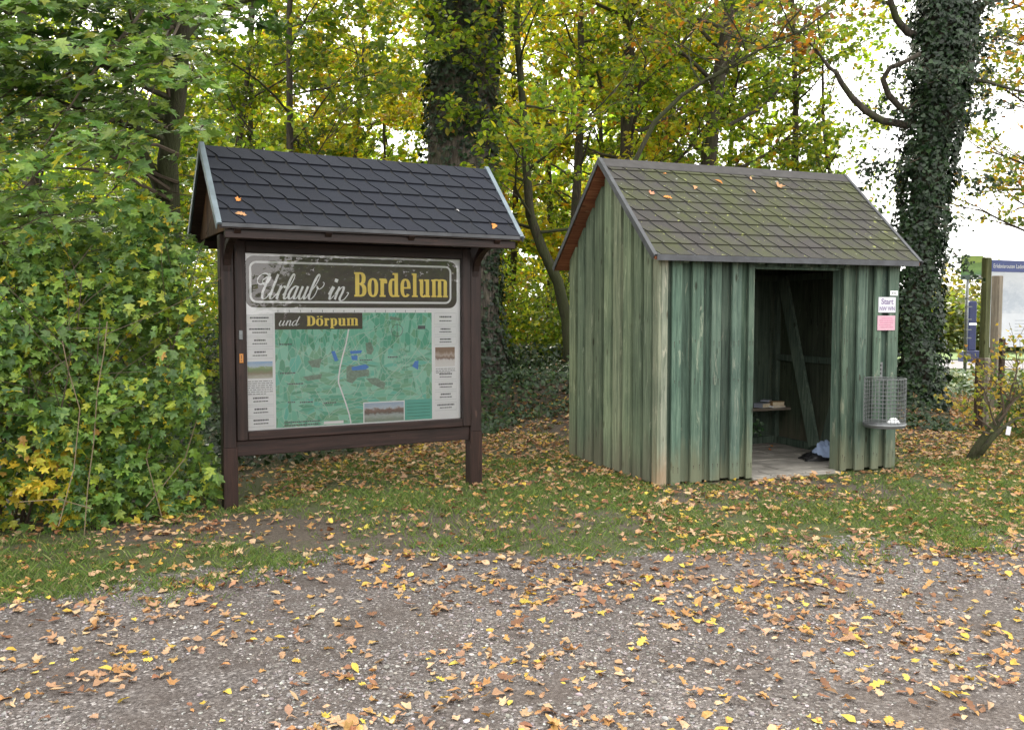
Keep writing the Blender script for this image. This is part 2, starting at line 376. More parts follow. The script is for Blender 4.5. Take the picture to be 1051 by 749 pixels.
    tm = ramp(nt, math_(nt, 'ADD', math_(nt, 'MULTIPLY', sp.outputs[1], .6), noise(nt, v, 3, 7, .7)), [(.5, (1, 1, 1)), (.72, (0, 0, 0))])
    t2 = mix(nt, tm, soil, turf)
    t2 = mix(nt, sp.outputs[2], t2, soil)
    c = mix(nt, gm, c, t2)
    nt.links.new(c, p.inputs['Base Color']); p.inputs['Roughness'].default_value = .88; p.inputs['Specular IOR Level'].default_value = .25
    hh = math_(nt, 'ADD', math_(nt, 'MULTIPLY', vo.outputs['Distance'], -1.2), noise(nt, v, 120, 4))
    bump(nt, p, hh, .9, .012)
    mesh_np('ground', V, (F.ravel(), np.full(len(F), 4)), m, None, col, True)['kind'] = 'structure'
build_ground()
# the side road beyond the trees, verge and field
m, nt, p = new_mat('asphalt'); v = vec(nt)
nt.links.new(ramp(nt, noise(nt, v, 30, 8, .7), [(.3, (.085, .08, .085)), (.7, (.15, .143, .15))]), p.inputs['Base Color']); p.inputs['Roughness'].default_value = .85
b = MB(); n = 60
for i in range(n):
    x = 8.5 + i * 1.2; yc = 27.6 - .10 * (x - 12); hw = 2.3
    b.v += [(x, yc - hw, .012), (x, yc + hw, .012)]; b.c += [(1, 1, 1)] * 2
    if i: k = len(b.v); b.f.append((k - 4, k - 2, k - 1, k - 3))
b.build('road', m, kind='structure')
m, nt, p = new_mat('meadow'); v = vec(nt)
nt.links.new(ramp(nt, noise(nt, v, 5, 8, .7), [(.3, (.045, .085, .015)), (.7, (.10, .15, .035))]), p.inputs['Base Color']); p.inputs['Roughness'].default_value = .9
b = MB()
for i in range(40):
    x = 6 + i * 2.5; yc = 27.6 - .10 * (x - 12)
    b.v += [(x, yc + 2.9, .02), (x, 70, .03)]; b.c += [(1, 1, 1)] * 2
    if i: k = len(b.v); b.f.append((k - 4, k - 2, k - 1, k - 3))
b.build('meadow', m, kind='structure')

# ------------------------------------------------------------ leaf instancing
def fan_template(pts, z=None):
    """ring points -> centre + ring, fan of triangles"""
    P = np.array(pts, float); n = len(P)
    zz = np.zeros(n) if z is None else np.array(z, float)
    V = np.vstack([[0, .0, 0], np.column_stack([P, zz])])
    F = np.array([(0, 1 + i, 1 + (i + 1) % n) for i in range(n)]); return V, F
def lobed(nl, deep, stem=.0, pts_per=2, fold=.12):
    """palmate leaf, unit width ~1: nl lobes fanned about +y"""
    ring = []
    ring.append((0, -.42))
    for i in range(nl):
        a = math.pi * (.5 + (i - (nl - 1) / 2) * (1.62 / nl)) ; a = math.pi - a
        L = .55 * (1 - .28 * abs(i - (nl - 1) / 2) / ((nl - 1) / 2))
        da = .5 * math.pi * 1.62 / nl
        if i: ring.append(((L * deep) * math.cos(a + da), (L * deep) * math.sin(a + da) - .1))
        ring.append((L * .93 * math.cos(a + da * .28), L * .93 * math.sin(a + da * .28) - .1))
        ring.append((L * 1.08 * math.cos(a), L * 1.08 * math.sin(a) - .1))
        ring.append((L * .93 * math.cos(a - da * .28), L * .93 * math.sin(a - da * .28) - .1))
    z = [fold * (abs(x) * 1.2 - .2) - fold * .8 * y * y for x, y in ring]
    return fan_template(ring, z)
T_MAPLE = lobed(5, .55)
T_MAPLE3 = lobed(3, .6)
T_OVAL = fan_template([(0, -.5), (.26, -.2), (.3, .15), (0, .55), (-.3, .15), (-.26, -.2)], [0, .05, .05, -.06, .05, .05])
T_OAK = fan_template([(0, -.5), (.12, -.3), (.28, -.22), (.16, -.08), (.34, .05), (.2, .16), (.3, .34), (0, .56), (-.3, .34), (-.2, .16), (-.34, .05), (-.16, -.08), (-.28, -.22), (-.12, -.3)], None)
T_SMALL = fan_template([(0, -.5), (.3, -.05), (0, .5), (-.3, -.05)], [0, .06, -.05, .06])
T_IVY = fan_template([(0, -.42), (.45, -.32), (.3, 0), (.1, .12), (0, .55), (-.1, .12), (-.3, 0), (-.45, -.32)], [0, -.05, .02, .03, -.08, .03, .02, -.05])

def scatter(name, P, nrm, size, cols, mat, parent, tmpl, spin=None, jit=.0, warp=.0, **k):
    P = np.asarray(P, float); n = len(P)
    if n == 0: return None
    nrm = np.broadcast_to(np.asarray(nrm, float), (n, 3)) + rng.normal(0, jit, (n, 3)) if jit else np.broadcast_to(np.asarray(nrm, float), (n, 3)).copy()
    nrm /= np.linalg.norm(nrm, axis=1, keepdims=True) + 1e-9
    if spin is None:
        t = rng.normal(0, 1, (n, 3))
    else: t = np.broadcast_to(np.asarray(spin, float), (n, 3)) + rng.normal(0, .35, (n, 3))
    yv = t - nrm * (t * nrm).sum(1, keepdims=True); yv /= np.linalg.norm(yv, axis=1, keepdims=True) + 1e-9
    xv = np.cross(yv, nrm)
    TV, TF = tmpl; m = len(TV); sz = np.broadcast_to(np.asarray(size, float), (n,))
    tv = np.broadcast_to(TV, (n, m, 3)).copy()
    if warp:
        cz = rng.normal(0, warp, (n, 1)); cy = rng.normal(0, warp, (n, 1)); cx = np.abs(rng.normal(0, warp, (n, 1)))
        tv[:, :, 2] += cz * tv[:, :, 0] * tv[:, :, 1] * 4 + cy * tv[:, :, 1] ** 2 * 2 + cx * tv[:, :, 0] ** 2 * 3 + rng.normal(0, warp * .18, (n, m))
    V = P[:, None] + sz[:, None, None] * (tv[:, :, 0:1] * xv[:, None] + tv[:, :, 1:2] * yv[:, None] + tv[:, :, 2:3] * nrm[:, None])
    F = (TF[None] + (np.arange(n) * m)[:, None, None]).reshape(-1, 3)
    cc = np.repeat(np.asarray(cols, float), m, 0)
    o = mesh_np(name, V.reshape(-1, 3), (F.ravel(), np.full(len(F), 3)), mat, parent, cc)
    return tag(o, **k)
def palette(n, cols, wts, var=.18):
    cols = np.array(cols, float); w_ = np.array(wts, float) / sum(wts)
    c = cols[rng.choice(len(cols), n, p=w_)]
    return np.clip(c * rng.uniform(1 - var, 1 + var, (n, 1)) * rng.uniform(1 - var * .4, 1 + var * .4, (n, 3)), 0, 1)
GREEN = [(.045, .10, .02), (.075, .14, .028), (.03, .075, .02), (.11, .18, .03)]
YELLOW = [(.30, .30, .025), (.42, .36, .03), (.20, .25, .03), (.42, .25, .03)]
PAL_GREEN = (GREEN + [(.20, .24, .03)], [4, 4, 3, 3, 1])
PAL_YG = ([(.15, .24, .03), (.23, .33, .035), (.36, .42, .05), (.55, .48, .06), (.08, .14, .025), (.46, .26, .04)], [5, 6, 4, 1.8, 3.5, .5])
PAL_MID = ([(.13, .21, .03), (.20, .28, .035), (.30, .34, .04), (.08, .14, .025), (.44, .38, .04)], [4, 4, 3, 3, 1.3])
PAL_GOLD = ([(.55, .45, .04), (.42, .42, .04), (.55, .30, .04), (.30, .38, .05), (.38, .17, .04)], [4, 5, 1.2, 4, .5])
PAL_RUST = ([(.32, .12, .03), (.42, .20, .03), (.18, .07, .03), (.22, .22, .03)], [4, 3, 2, 1])
PAL_IVY = ([(.011, .028, .010), (.018, .044, .014), (.008, .020, .009), (.030, .062, .022)], [4, 4, 3, 1])

# ------------------------------------------------------------ trees
class Tree:
    def __init__(s, seed): s.wood = MB(); s.tw = MB(); s.lp = []; s.r = random.Random(seed)
    def branch(s, p, d, L, r, lv, nchild, up=.1, wig=.22, droop=0.0, dens=30):
        rr = s.r; n = 6 if lv > 0 else 4; pts = [np.array(p, float)]; d = np.array(d, float); d /= np.linalg.norm(d)
        for i in range(n):
            d = d + np.array([rr.gauss(0, wig), rr.gauss(0, wig), rr.gauss(0, wig * .7) + up - droop]) * (.6 if lv else .8)
            d /= np.linalg.norm(d); pts.append(pts[-1] + d * L / n)
        rad = [max(.0022, r * (1 - .8 * i / n)) for i in range(n + 1)]
        (s.wood if lv >= 2 else s.tw).tube(pts, rad, 8 if lv >= 2 else (5 if lv == 1 else 3), cap=False)
        if lv == 0:
            k = max(2, int(L * dens))
            for _ in range(k):
                t = rr.random() ** .8 * n; i = min(int(t), n - 1); q = pts[i] + (pts[i + 1] - pts[i]) * (t - i)
                s.lp.append(q + np.array([rr.gauss(0, .05), rr.gauss(0, .05), rr.gauss(-.02, .04)]))
            return
        m = nchild[lv]
        for c in range(m):
            t = (.25 + .75 * (c + rr.random()) / m) * n; i = min(int(t), n - 1); q = pts[i] + (pts[i + 1] - pts[i]) * (t - i)
            dd = pts[i + 1] - pts[i]; dd /= np.linalg.norm(dd)
            side = np.cross(dd, (0, 0, 1)) * rr.choice((-1, 1)) + np.array([0, 0, rr.uniform(-.35, .5)]); side /= np.linalg.norm(side) + 1e-9
            ang = rr.uniform(.5, 1.0); nd = dd * math.cos(ang) + side * math.sin(ang)
            s.branch(q, nd, L * rr.uniform(.38, .6), r * .45 * (1 - .4 * t / n), lv - 1, nchild, up * .6, wig, droop, dens)
def make_tree(name, label, cat, base, top, r0, seed, nb=18, first=.25, reach=2.2, pal=PAL_YG, leafsize=.075, bark='bark', nchild=(0, 5, 6), bend=.25,
              dens=40, tmpl=None, mat='leaf', droop=.02, group=None, trunkpts=None, lean_dirs=None, up=.12, clip=None, leaf_keep=None):
    t = Tree(seed); rr = t.r
    e = empty(name, base, 0, label=label, cat=cat, group=group)
    base = np.array(base, float); top = np.array(top, float)
    if trunkpts is None:
        n = 12; trunkpts = []; off = np.zeros(2); vel = np.zeros(2)
        for i in range(n + 1):
            vel = vel * .7 + np.array([rr.gauss(0, bend * .12), rr.gauss(0, bend * .12)]); off = off + vel * (i > 0)
            q = base + (top - base) * i / n; trunkpts.append(q + np.array([off[0], off[1], 0]))
    tp = [np.array(q, float) - base for q in trunkpts]; n = len(tp) - 1
    rad = [r0 * (1 - .72 * i / n) + (r0 * .35 if i == 0 else 0) for i in range(n + 1)]
    fine_p = []; fine_r = []
    for i in range(n):
        for k in range(4): f = k / 4; fine_p.append(tp[i] * (1 - f) + tp[i + 1] * f); fine_r.append(rad[i] * (1 - f) + rad[i + 1] * f)
    fine_p.append(tp[-1]); fine_r.append(rad[-1])
    mb = MB(); mb.tube(fine_p, fine_r, 16, bump=.07)
    mb.build('trunk', M[bark], e, True)
    for b_ in range(nb):
        f = first + (1 - first) * (b_ + rr.random()) / nb; x = f * n; i = min(int(x), n - 1); q = tp[i] + (tp[i + 1] - tp[i]) * (x - i)
        az = b_ * 2.4 + rr.uniform(-.5, .5); el = rr.uniform(.05, .75)
        d = np.array([math.cos(az) * math.cos(el), math.sin(az) * math.cos(el), math.sin(el)])
        if lean_dirs is not None and rr.random() < lean_dirs[3]: d = d * .5 + np.array(lean_dirs[:3])
        L = reach * rr.uniform(.7, 1.2) * (1 - .45 * abs(f - .45))
        t.branch(q, d, L, max(.012, r0 * .34 * (1 - .6 * f)), 2, nchild, up, .22, droop, dens)
    if t.wood.v: t.wood.build('limbs', M[bark], e, True)
    t.tw.build('twigs', M['twig'], e)
    P = np.array(t.lp)
    if leaf_keep is not None: P = P[leaf_keep(P + base)]
    n_ = len(P)
    # tone varies over clumps of the crown
    cl = np.sin(P[:, 0] * 2.3 + seed) + np.sin(P[:, 1] * 2.1 + P[:, 2] * 1.7) + np.sin(P[:, 2] * 2.9 - seed)
    col = palette(n_, *pal) * (1 + .10 * cl)[:, None]
    nr = rng.normal(0, .55, (n_, 3)) + (0, -.25, .75)
    tm = tmpl or T_OVAL
    scatter('crown', P, nr, leafsize * 1.2 * rng.uniform(.65, 1.3, n_), col, M[mat], e, tm, warp=.05)
    return e, t
LEAFCOUNT = [0]
def sky_gap(P):
    """keeps leaves out of the open patches of sky between the crowns (a real thinness of those crowns)"""
    return np.ones(len(P), bool)

# --- the young maple left of the board, its crown reaching over the hedge
tA = [at(166, 470, 9.6), at(170, 330, 9.6), at(174, 240, 9.6), at(172, 165, 9.5), at(182, 100, 9.4), at(187, 30, 9.3), at(192, -60, 9.2), at(200, -150, 9.1), at(210, -260, 9.0)]
tA[0] = tA[0] * (1, 1, 0) + (0, 0, gh(tA[0][0], tA[0][1]) - .05)
e, t = make_tree('maple_tree', 'mossy forked maple with large green leaves, standing just left of the brown map board', 'tree', tuple(tA[0]), (0, 0, 0), .14, 11,
    nb=20, first=.40, reach=2.2, pal=([(.055, .13, .03), (.08, .17, .035), (.04, .10, .028), (.12, .20, .04), (.2, .24, .03)], [4, 4, 3, 2, .6]), leafsize=.135, bark='bark_moss',
    nchild=(0, 4, 5), dens=15, tmpl=T_MAPLE, mat='leaf_near', trunkpts=tA, lean_dirs=(-1.0, -1.0, .05, .75), up=.05, droop=.05)
rs = random.Random(31); tw = MB(); LP, LN, LS = [], [], []
def spray(c, d, L, n):
    """a drooping shoot with leaves in pairs, flat sides up"""
    d = np.array(d, float); d /= np.linalg.norm(d); pts = [np.array(c, float)]
    for i in range(5): d = d + np.array([rs.gauss(0, .08), rs.gauss(0, .08), -.09]); d /= np.linalg.norm(d); pts.append(pts[-1] + d * L / 5)
    tw.tube([q_ - tA[0] for q_ in pts], [.006, .005, .004, .0035, .003, .002], 3, cap=False)
    sd_ = np.cross(d, (0, 0, 1)); sd_ /= np.linalg.norm(sd_) + 1e-9
    for k in range(n):
        f = (.12 + .88 * k / n) * 5; i = min(int(f), 4); q_ = pts[i] + (pts[i + 1] - pts[i]) * (f - i); s_ = 1 if k % 2 else -1
        off = sd_ * s_ * rs.uniform(.04, .13) + d * .03 + np.array([0, 0, rs.uniform(-.07, .01)])
        LP.append(q_ + off - tA[0]); LN.append((off[0] * 1.5 + rs.gauss(0, .3), off[1] * 1.5 - .35 + rs.gauss(0, .3), .75)); LS.append(off + np.array([0, 0, -.1]))
cnt = 0
while cnt < 620:
    u, v_, dd = rs.uniform(-140, 225), rs.uniform(-150, 262), rs.uniform(6.3, 9.6)
    lim = 225 - 60 * max(0, min(1, (v_ - 90) / 90)) - 22 * math.sin(v_ * .045)
    if u > lim and dd < 9.2: continue
    if 60 < u < lim and v_ > 150 and rs.random() < .45: continue
    if 138 < u < 202 and 80 < v_ < 262 and dd < 9.5 and rs.random() < .8: continue
    if v_ > 235 and rs.random() < .5: continue
    c = at(u, v_, dd); dr = c - at(178, 150, 9.5); dr[2] = .1; spray(c - dr / (np.linalg.norm(dr) + .01) * .25, dr + np.array([rs.gauss(0, .5), rs.gauss(-.3, .5), 0]), rs.uniform(.4, .75), rs.randint(10, 17)); cnt += 1
for k in range(20):      # limbs carrying the shoots
    u, v_, dd = rs.uniform(-120, 205), rs.uniform(-120, 235), rs.uniform(6.6, 9.0); st_ = at(178 + rs.uniform(-6, 8), rs.uniform(-60, 230), 9.45); en = at(u, v_, dd); md = (st_ + en) / 2 + np.array([rs.gauss(0, .15), rs.gauss(0, .15), .18])
    tw.tube([st_ - tA[0], (st_ + md) / 2 - tA[0] + (0, 0, .05), md - tA[0], (md + en) / 2 - tA[0] + (0, 0, .05), en - tA[0]], [.022, .018, .014, .010, .005], 5, cap=False)
tw.build('shoots', M['twig'], e)
n_ = len(LP); P = np.array(LP); clm = np.sin((P[:, 0]) * 2.1 + P[:, 2] * 3.0) + np.sin(P[:, 1] * 3 + P[:, 2] * 1.3)
scatter('leafy_shoots', P, np.array(LN), .125 * rng.uniform(.65, 1.25, n_), palette(n_, [(.12, .225, .05), (.18, .29, .065), (.075, .15, .04), (.24, .34, .07), (.36, .40, .07)], [4, 4, 3, 2, .6]) * (1 + .12 * clm)[:, None], M['leaf_near'], e, T_MAPLE, spin=np.array(LS) * 8, warp=.07)
b = MB(); p0 = np.array(at(172, 215, 9.55)) - tA[0]
b.tube([p0, np.array(at(160, 185, 9.5)) - tA[0], np.array(at(148, 160, 9.4)) - tA[0], np.array(at(138, 120, 9.3)) - tA[0], np.array(at(120, 60, 9.1)) - tA[0]], [.075, .06, .05, .04, .02], 10, bump=.06)
b.build('forked_limb', M['bark_moss'], e, True)

def bg(label, u, d, top_v, r0, seed, lean=0, cat='tree', name='deciduous_tree', group='trees of the wood behind', **k):
    x = (u - 525.5) / F_PX * d; base = (x, d, float(gh(x, d)) - .05)
    topz = CAM_H + (322 - top_v) / F_PX * d
    return make_tree(name, label, cat, base, (x + lean, d, topz), r0, seed, group=group, **k)
bg('slim upright tree seen above the left third of the board roof', 297, 13, -170, .075, 21, first=.22, reach=2.4, pal=PAL_MID, leafsize=.08, nb=20)
tD = [at(588, 395, 14.5), at(582, 330, 14.5), at(573, 290, 14.4), at(556, 255, 14.3), at(544, 220, 14.2), at(540, 170, 14.1), at(537, 110, 14), at(530, 30, 14), at(535, -60, 14), at(540, -160, 14)]
tD[0][2] = float(gh(tD[0][0], tD[0][1])) - .05
make_tree('deciduous_tree', 'thin dark tree with a bent lower trunk in the gap between board and hut', 'tree', tuple(tD[0]), (0, 0, 0), .105, 22, nb=18, first=.35, reach=2.2, pal=PAL_YG, leafsize=.08, trunkpts=tD, bark='bark_moss', group='trees of the wood behind')
bg('slender ivy-wrapped tree close to the hut gable, its stem dark', 582, 16.5, -120, .11, 23, lean=.25, first=.3, reach=2.0, pal=PAL_GOLD, leafsize=.08, nb=16)
bg('straight grey tree rising behind the hut apex, dividing at the top', 618, 16, -160, .17, 24, lean=.45, first=.33, reach=2.3, pal=PAL_YG, leafsize=.085, nb=18)
bg('stout leaning tree behind the middle of the hut ridge', 700, 17, -170, .20, 25, lean=.9, first=.33, reach=2.4, pal=PAL_YG, leafsize=.085, nb=17)
bg('dark low tree behind the left side of the hedge', 30, 14, -150, .12, 26, first=.15, reach=2.6, pal=PAL_MID, leafsize=.09, nb=22)
bg('thin crooked tree between the maple and the slim upright tree', 232, 15, -150, .07, 27, lean=.3, first=.15, reach=2.4, pal=PAL_MID, leafsize=.085, nb=20)
bg('yellow-leaved sapling showing above the middle of the board roof', 365, 17, -20, .06, 28, first=.2, reach=1.9, pal=PAL_GOLD, leafsize=.085, nb=16)
bg('sparse sapling just left of the thick oak trunk', 405, 19, 20, .05, 29, first=.2, reach=1.7, pal=PAL_GOLD, leafsize=.09, nb=12)
bg('thin tree with reddish twigs behind the right end of the hut ridge', 800, 19, 10, .07, 30, first=.25, reach=2.0, pal=PAL_YG, leafsize=.085, nb=11, dens=15)
bg('bare-twigged tree at the right end of the hut roof', 858, 18, 0, .06, 31, first=.3, reach=1.9, pal=PAL_YG, leafsize=.085, nb=8, dens=9)
BACK = [(-60, 20, -150), (90, 19, -150), (180, 22, -140), (265, 21, -120), (335, 22, -60), (520, 21, -140), (565, 23, -150), (655, 22, -150), (745, 22, -110), (480, 25, -60), (390, 25, 110), (10, 24, -100), (620, 19.5, 40), (700, 20, 100)]
BL = ['far tree at the left edge of the wood', 'far tree behind the maple trunk', 'far tree between maple and board', 'far tree above the left end of the board roof', 'far tree above the right half of the board roof',
      'far tree just right of the thick oak', 'far tree above the gap between board and hut', 'far yellow-green tree above the left part of the hut ridge', 'far tree above the right part of the hut ridge',
      'farthest tree hidden behind the thick oak', 'low far bush-like tree left of the oak', 'farthest tree deep behind the hedge', 'low yellow tree right behind the hut apex', 'low bright tree behind the hut roof']
for i, (u, d, tv) in enumerate(BACK):
    bg(BL[i], u, d, tv, .09, 50 + i, first=.08, reach=2.9, pal=(PAL_YG if i % 3 else PAL_GOLD), leafsize=.11, nb=24, nchild=(0, 5, 6), dens=34, tmpl=T_SMALL if i % 2 else T_OVAL)

# --- thick oak behind the board
ox, oy = (474 - 525.5) / F_PX * 14.2, 14.2
ob = (ox, oy, float(gh(ox, oy)) - .1)
oakp = [at(474, 395, 14.2), at(474, 330, 14.2), at(475, 250, 14.2), at(475, 160, 14.2), at(476, 80, 14.2), at(478, 20, 14.2), at(480, -60, 14.2), at(484, -160, 14.2), at(488, -300, 14.2)]
oakp[0][2] = ob[2]; oakp[0][0], oakp[0][1] = ox, oy
oak = empty('oak_tree', ob, 0, label='thick old oak trunk with ivy, straight behind the right half of the board', cat='tree')
mb = MB(); P_ = []; R_ = []
rr_ = [.78, .60, .56, .54, .52, .56, .42, .36, .25]
for i in range(8):
    for k in range(5): f = k / 5; P_.append((oakp[i] * (1 - f) + oakp[i + 1] * f) - ob); R_.append(rr_[i] * (1 - f) + rr_[i + 1] * f)
mb.tube(P_, R_, 28, bump=.05)
mb.build('trunk', M['bark_oak'], oak, True)
t = Tree(77)
for k, (h, az, el, L) in enumerate([(6.3, -2.4, .2, 4.6), (6.4, -1.0, .2, 4.4), (6.6, -1.7, .15, 4.2), (6.4, 3.0, .3, 4), (6.5, .2, .4, 4), (6.8, 1.6, .5, 4), (7.4, -1.4, .4, 4), (7.6, -.3, .5, 3.5), (8, 2.4, .6, 3.5), (6.2, -1.95, .05, 3.6), (6.2, -1.3, .05, 3.6), (6.3, -1.6, -.02, 3.4)]):
    d = (math.cos(az) * math.cos(el), math.sin(az) * math.cos(el), math.sin(el))
    t.branch((0, 0, h), d, L, .11, 2, (0, 5, 6), .0, .16, .05, 22)
t.wood.build('limbs', M['bark_oak'], oak, True); t.tw.build('twigs', M['twig'], oak)
P = np.array(t.lp); n_ = len(P)
scatter('crown', P, rng.normal(0, .5, (n_, 3)) + (0, -.2, .8), .13 * rng.uniform(.7, 1.25, n_), palette(n_, [(.07, .12, .03), (.11, .15, .035), (.20, .16, .03), (.26, .12, .03), (.05, .09, .03)], [4, 3, 1.5, 1, 3]), M['leaf'], oak, T_OAK, warp=.06)
def ivy_on_trunk(parent, base, path, rad, n, size, patch=None, name='ivy', thick=.12, pal=PAL_IVY):
    """leaves hugging a trunk, path given relative to the parent"""
    path = np.array(path); seg = rng.integers(0, len(path) - 1, n * 3); f = rng.random(n * 3)[:, None]
    c = path[seg] * (1 - f) + path[seg + 1] * f; r = np.array(rad)[seg] * (1 - f[:, 0]) + np.array(rad)[seg + 1] * f[:, 0]
    a = rng.random(n * 3) * 2 * math.pi
    if patch is not None:
        keep = patch(a, c[:, 2]) > rng.random(n * 3); c, r, a = c[keep], r[keep], a[keep]
    c, r, a = c[:n], r[:n], a[:n]
    lump = .5 + .5 * np.sin(a * 3 + c[:, 2] * 2.3) * np.sin(c[:, 2] * 3.1 + 2 * a)
    rr = r + thick * lump * rng.random(len(a)) + .01
    P = c + np.stack([np.cos(a) * rr, np.sin(a) * rr, np.zeros(len(a))], -1)
    nr = np.stack([np.cos(a), np.sin(a), np.full(len(a), .35)], -1)
    return scatter(name, P, nr, size * rng.uniform(.6, 1.3, len(a)), palette(len(a), *pal), M['ivy'], parent, T_IVY, spin=(0, 0, -1), jit=.38, warp=.05)
ivy_on_trunk(oak, ob, P_, R_, 13000, .085, lambda a, z: np.clip(np.where(z > 3.75, 1.2, 0) + .34 + .85 * (np.sin(a * 2 + .6 + z * .7) > .25) * (z > 1.0) + .35 * (np.sin(z * 2 + a * 3) > .5) + (z < 1.0) * .8, .02, 1), thick=.16)

# --- ivy-clad tree right of the hut
hx, hy = (948 - 525.5) / F_PX * 13.4, 13.4
hb = np.array((hx, hy, 0.))
K = 13.4
hp = [at(940, 428, K), at(940, 400, K), at(941, 330, K), at(945, 250, K), at(954, 180, K), at(962, 120, K), at(964, 60, K), at(966, 0, K), at(968, -80, K), at(972, -200, K)]
hp[0][2] = -.05
ht = empty('ivy_clad_tree', tuple(hb), 0, label='tall tree wrapped in dark ivy with two curved bare limbs, right of the hut', cat='tree')
hpp = [p_ - hb for p_ in hp]; hr = [.30, .22, .19, .20, .23, .25, .24, .22, .20, .12]
fp, fr_ = [], []
for i in range(9):
    for k in range(4): f = k / 4; fp.append(hpp[i] * (1 - f) + hpp[i + 1] * f); fr_.append(hr[i] * (1 - f) + hr[i + 1] * f)
mb = MB(); mb.tube(fp, fr_, 18, bump=.06); mb.build('trunk', M['bark'], ht, True)
b = MB()
q2 = [at(968, 110, K), at(978, 60, K), at(986, 10, K), at(992, -60, K), at(1000, -180, K)]
b.tube([p_ - hb for p_ in q2], [.2, .17, .15, .13, .07], 14, bump=.06); b.build('limb', M['bark'], ht, True)
for pts, r_ in (([(950, 128), (928, 128), (905, 124), (888, 114), (874, 100), (864, 86), (858, 74)], .062), ([(950, 120), (925, 112), (912, 98), (906, 82), (913, 70), (928, 64), (945, 55)], .052), ([(955, 40), (932, 34), (920, 20), (914, 2), (917, -20), (912, -60)], .06), ([(980, 40), (1005, 10), (1030, -15), (1050, -60)], .05)):
    b = MB(); nn = len(pts); b.tube([at(u, v_, K - .1 * i) - hb for i, (u, v_) in enumerate(pts)], [r_ * (1 - .5 * i / nn) for i in range(nn)], 9, bump=.08)
    b.build('limb', M['bark'], ht, True)
ivy_on_trunk(ht, hb, fp[:-3], np.array(fr_[:-3]) + .04 + .06 * np.abs(np.sin(np.arange(len(fp) - 3) * .9)), 15000, .085, None, thick=.22)
ivy_on_trunk(ht, hb, [p_ - hb for p_ in q2], [.3, .26, .22, .18, .1], 3500, .085, None, thick=.2)
# loose ivy sprays sticking out of the column
t = Tree(5)
for k in range(46):
    i = t.r.randrange(12, len(fp) - 6); az = t.r.uniform(0, 6.28); q = fp[i] + np.array([math.cos(az), math.sin(az), 0]) * .38
    t.branch(q, (math.cos(az), math.sin(az), t.r.uniform(-.6, .5)), t.r.uniform(.3, .75), .008, 1, (0, 4), -.05, .3, .1, 45)
t.tw.build('twigs', M['twig'], ht); P = np.array(t.lp); n_ = len(P)
scatter('ivy', P, rng.normal(0, .5, (n_, 3)) + (0, -.5, .4), .075 * rng.uniform(.7, 1.2, n_), palette(n_, *PAL_IVY) * 1.2, M['ivy'], ht, T_IVY, warp=.05)
# upper crown: sparse twigs with a few rusty leaves
t = Tree(6)
for (u, v_, dx, dz, L) in ((915, 5, -1, .3, 2.2), (990, 15, 1, .3, 2.6), (1000, -60, 1, .15, 3), (985, 80, 1, .1, 2.2), (912, -60, -1, -.05, 2.6), (968, -120, -.4, .8, 2.5), (985, -140, .6, .8, 2.5), (970, -40, 0, .5, 2), (860, 76, -.5, .3, .9)):
    t.branch(at(u, v_, K) - hb, (dx, t.r.uniform(-.5, .3), dz), L, .03, 2, (0, 5, 5), .03, .25, .03, 5)
t.wood.build('limbs', M['bark'], ht, True); t.tw.build('twigs', M['twig'], ht); P = np.array(t.lp); n_ = len(P)
scatter('crown', P, rng.normal(0, .5, (n_, 3)) + (0, -.3, .6), .12 * rng.uniform(.7, 1.3, n_), palette(n_, *PAL_RUST), M['leaf'], ht, T_OAK, warp=.1)

# --- tree outside right whose branches reach into the frame, and saplings around the ivy tree
make_tree('beech_tree', 'tree at the right edge whose yellow-green branches hang over the info board', 'tree', (10.9, 15.5, -.05), (10.7, 15.5, 9.5), .16, 91, nb=34, first=.2, reach=3.4,
          pal=([(.13, .19, .03), (.28, .27, .03), (.42, .32, .04), (.40, .18, .03), (.08, .13, .03)], [4, 3, 3, 1.5, 3]), leafsize=.075, nchild=(0, 5, 6), dens=22, lean_dirs=(-1.2, -.2, .0, .6))
make_tree('ash_tree', 'airy light green tree behind the curved limbs of the ivy tree', 'tree', (6.3, 19, -.05), (5.6, 19, 9.5), .10, 92, nb=17, first=.3, reach=2.5, pal=PAL_YG, leafsize=.10, nchild=(0, 5, 5), dens=11, tmpl=T_SMALL)
# reaching branches of rusty leaves over the hut ridge belong to a slim hornbeam behind the hut
make_tree('hornbeam_tree', 'slanting dark hornbeam with rusty-tipped branches just behind the hut roof', 'tree', tuple(at(650, 400, 12.6) * (1, 1, 0) + (0, 0, .2)), (0, 0, 0), .042, 93, nb=15, first=.55, reach=2.0, bark='bark_moss',
          pal=([(.30, .12, .03), (.42, .24, .03), (.20, .22, .03), (.12, .16, .03)], [2, 2, 4, 3]), leafsize=.08, dens=11, nchild=(0, 4, 5),
          trunkpts=[at(650, 400, 12.6) * (1, 1, 0) + (0, 0, .2), at(650, 260, 12.6), at(652, 165, 12.6), at(672, 125, 12.6), at(700, 98, 12.6), at(725, 82, 12.6), at(760, 62, 12.6), at(800, 40, 12.5), at(830, 30, 12.4)])

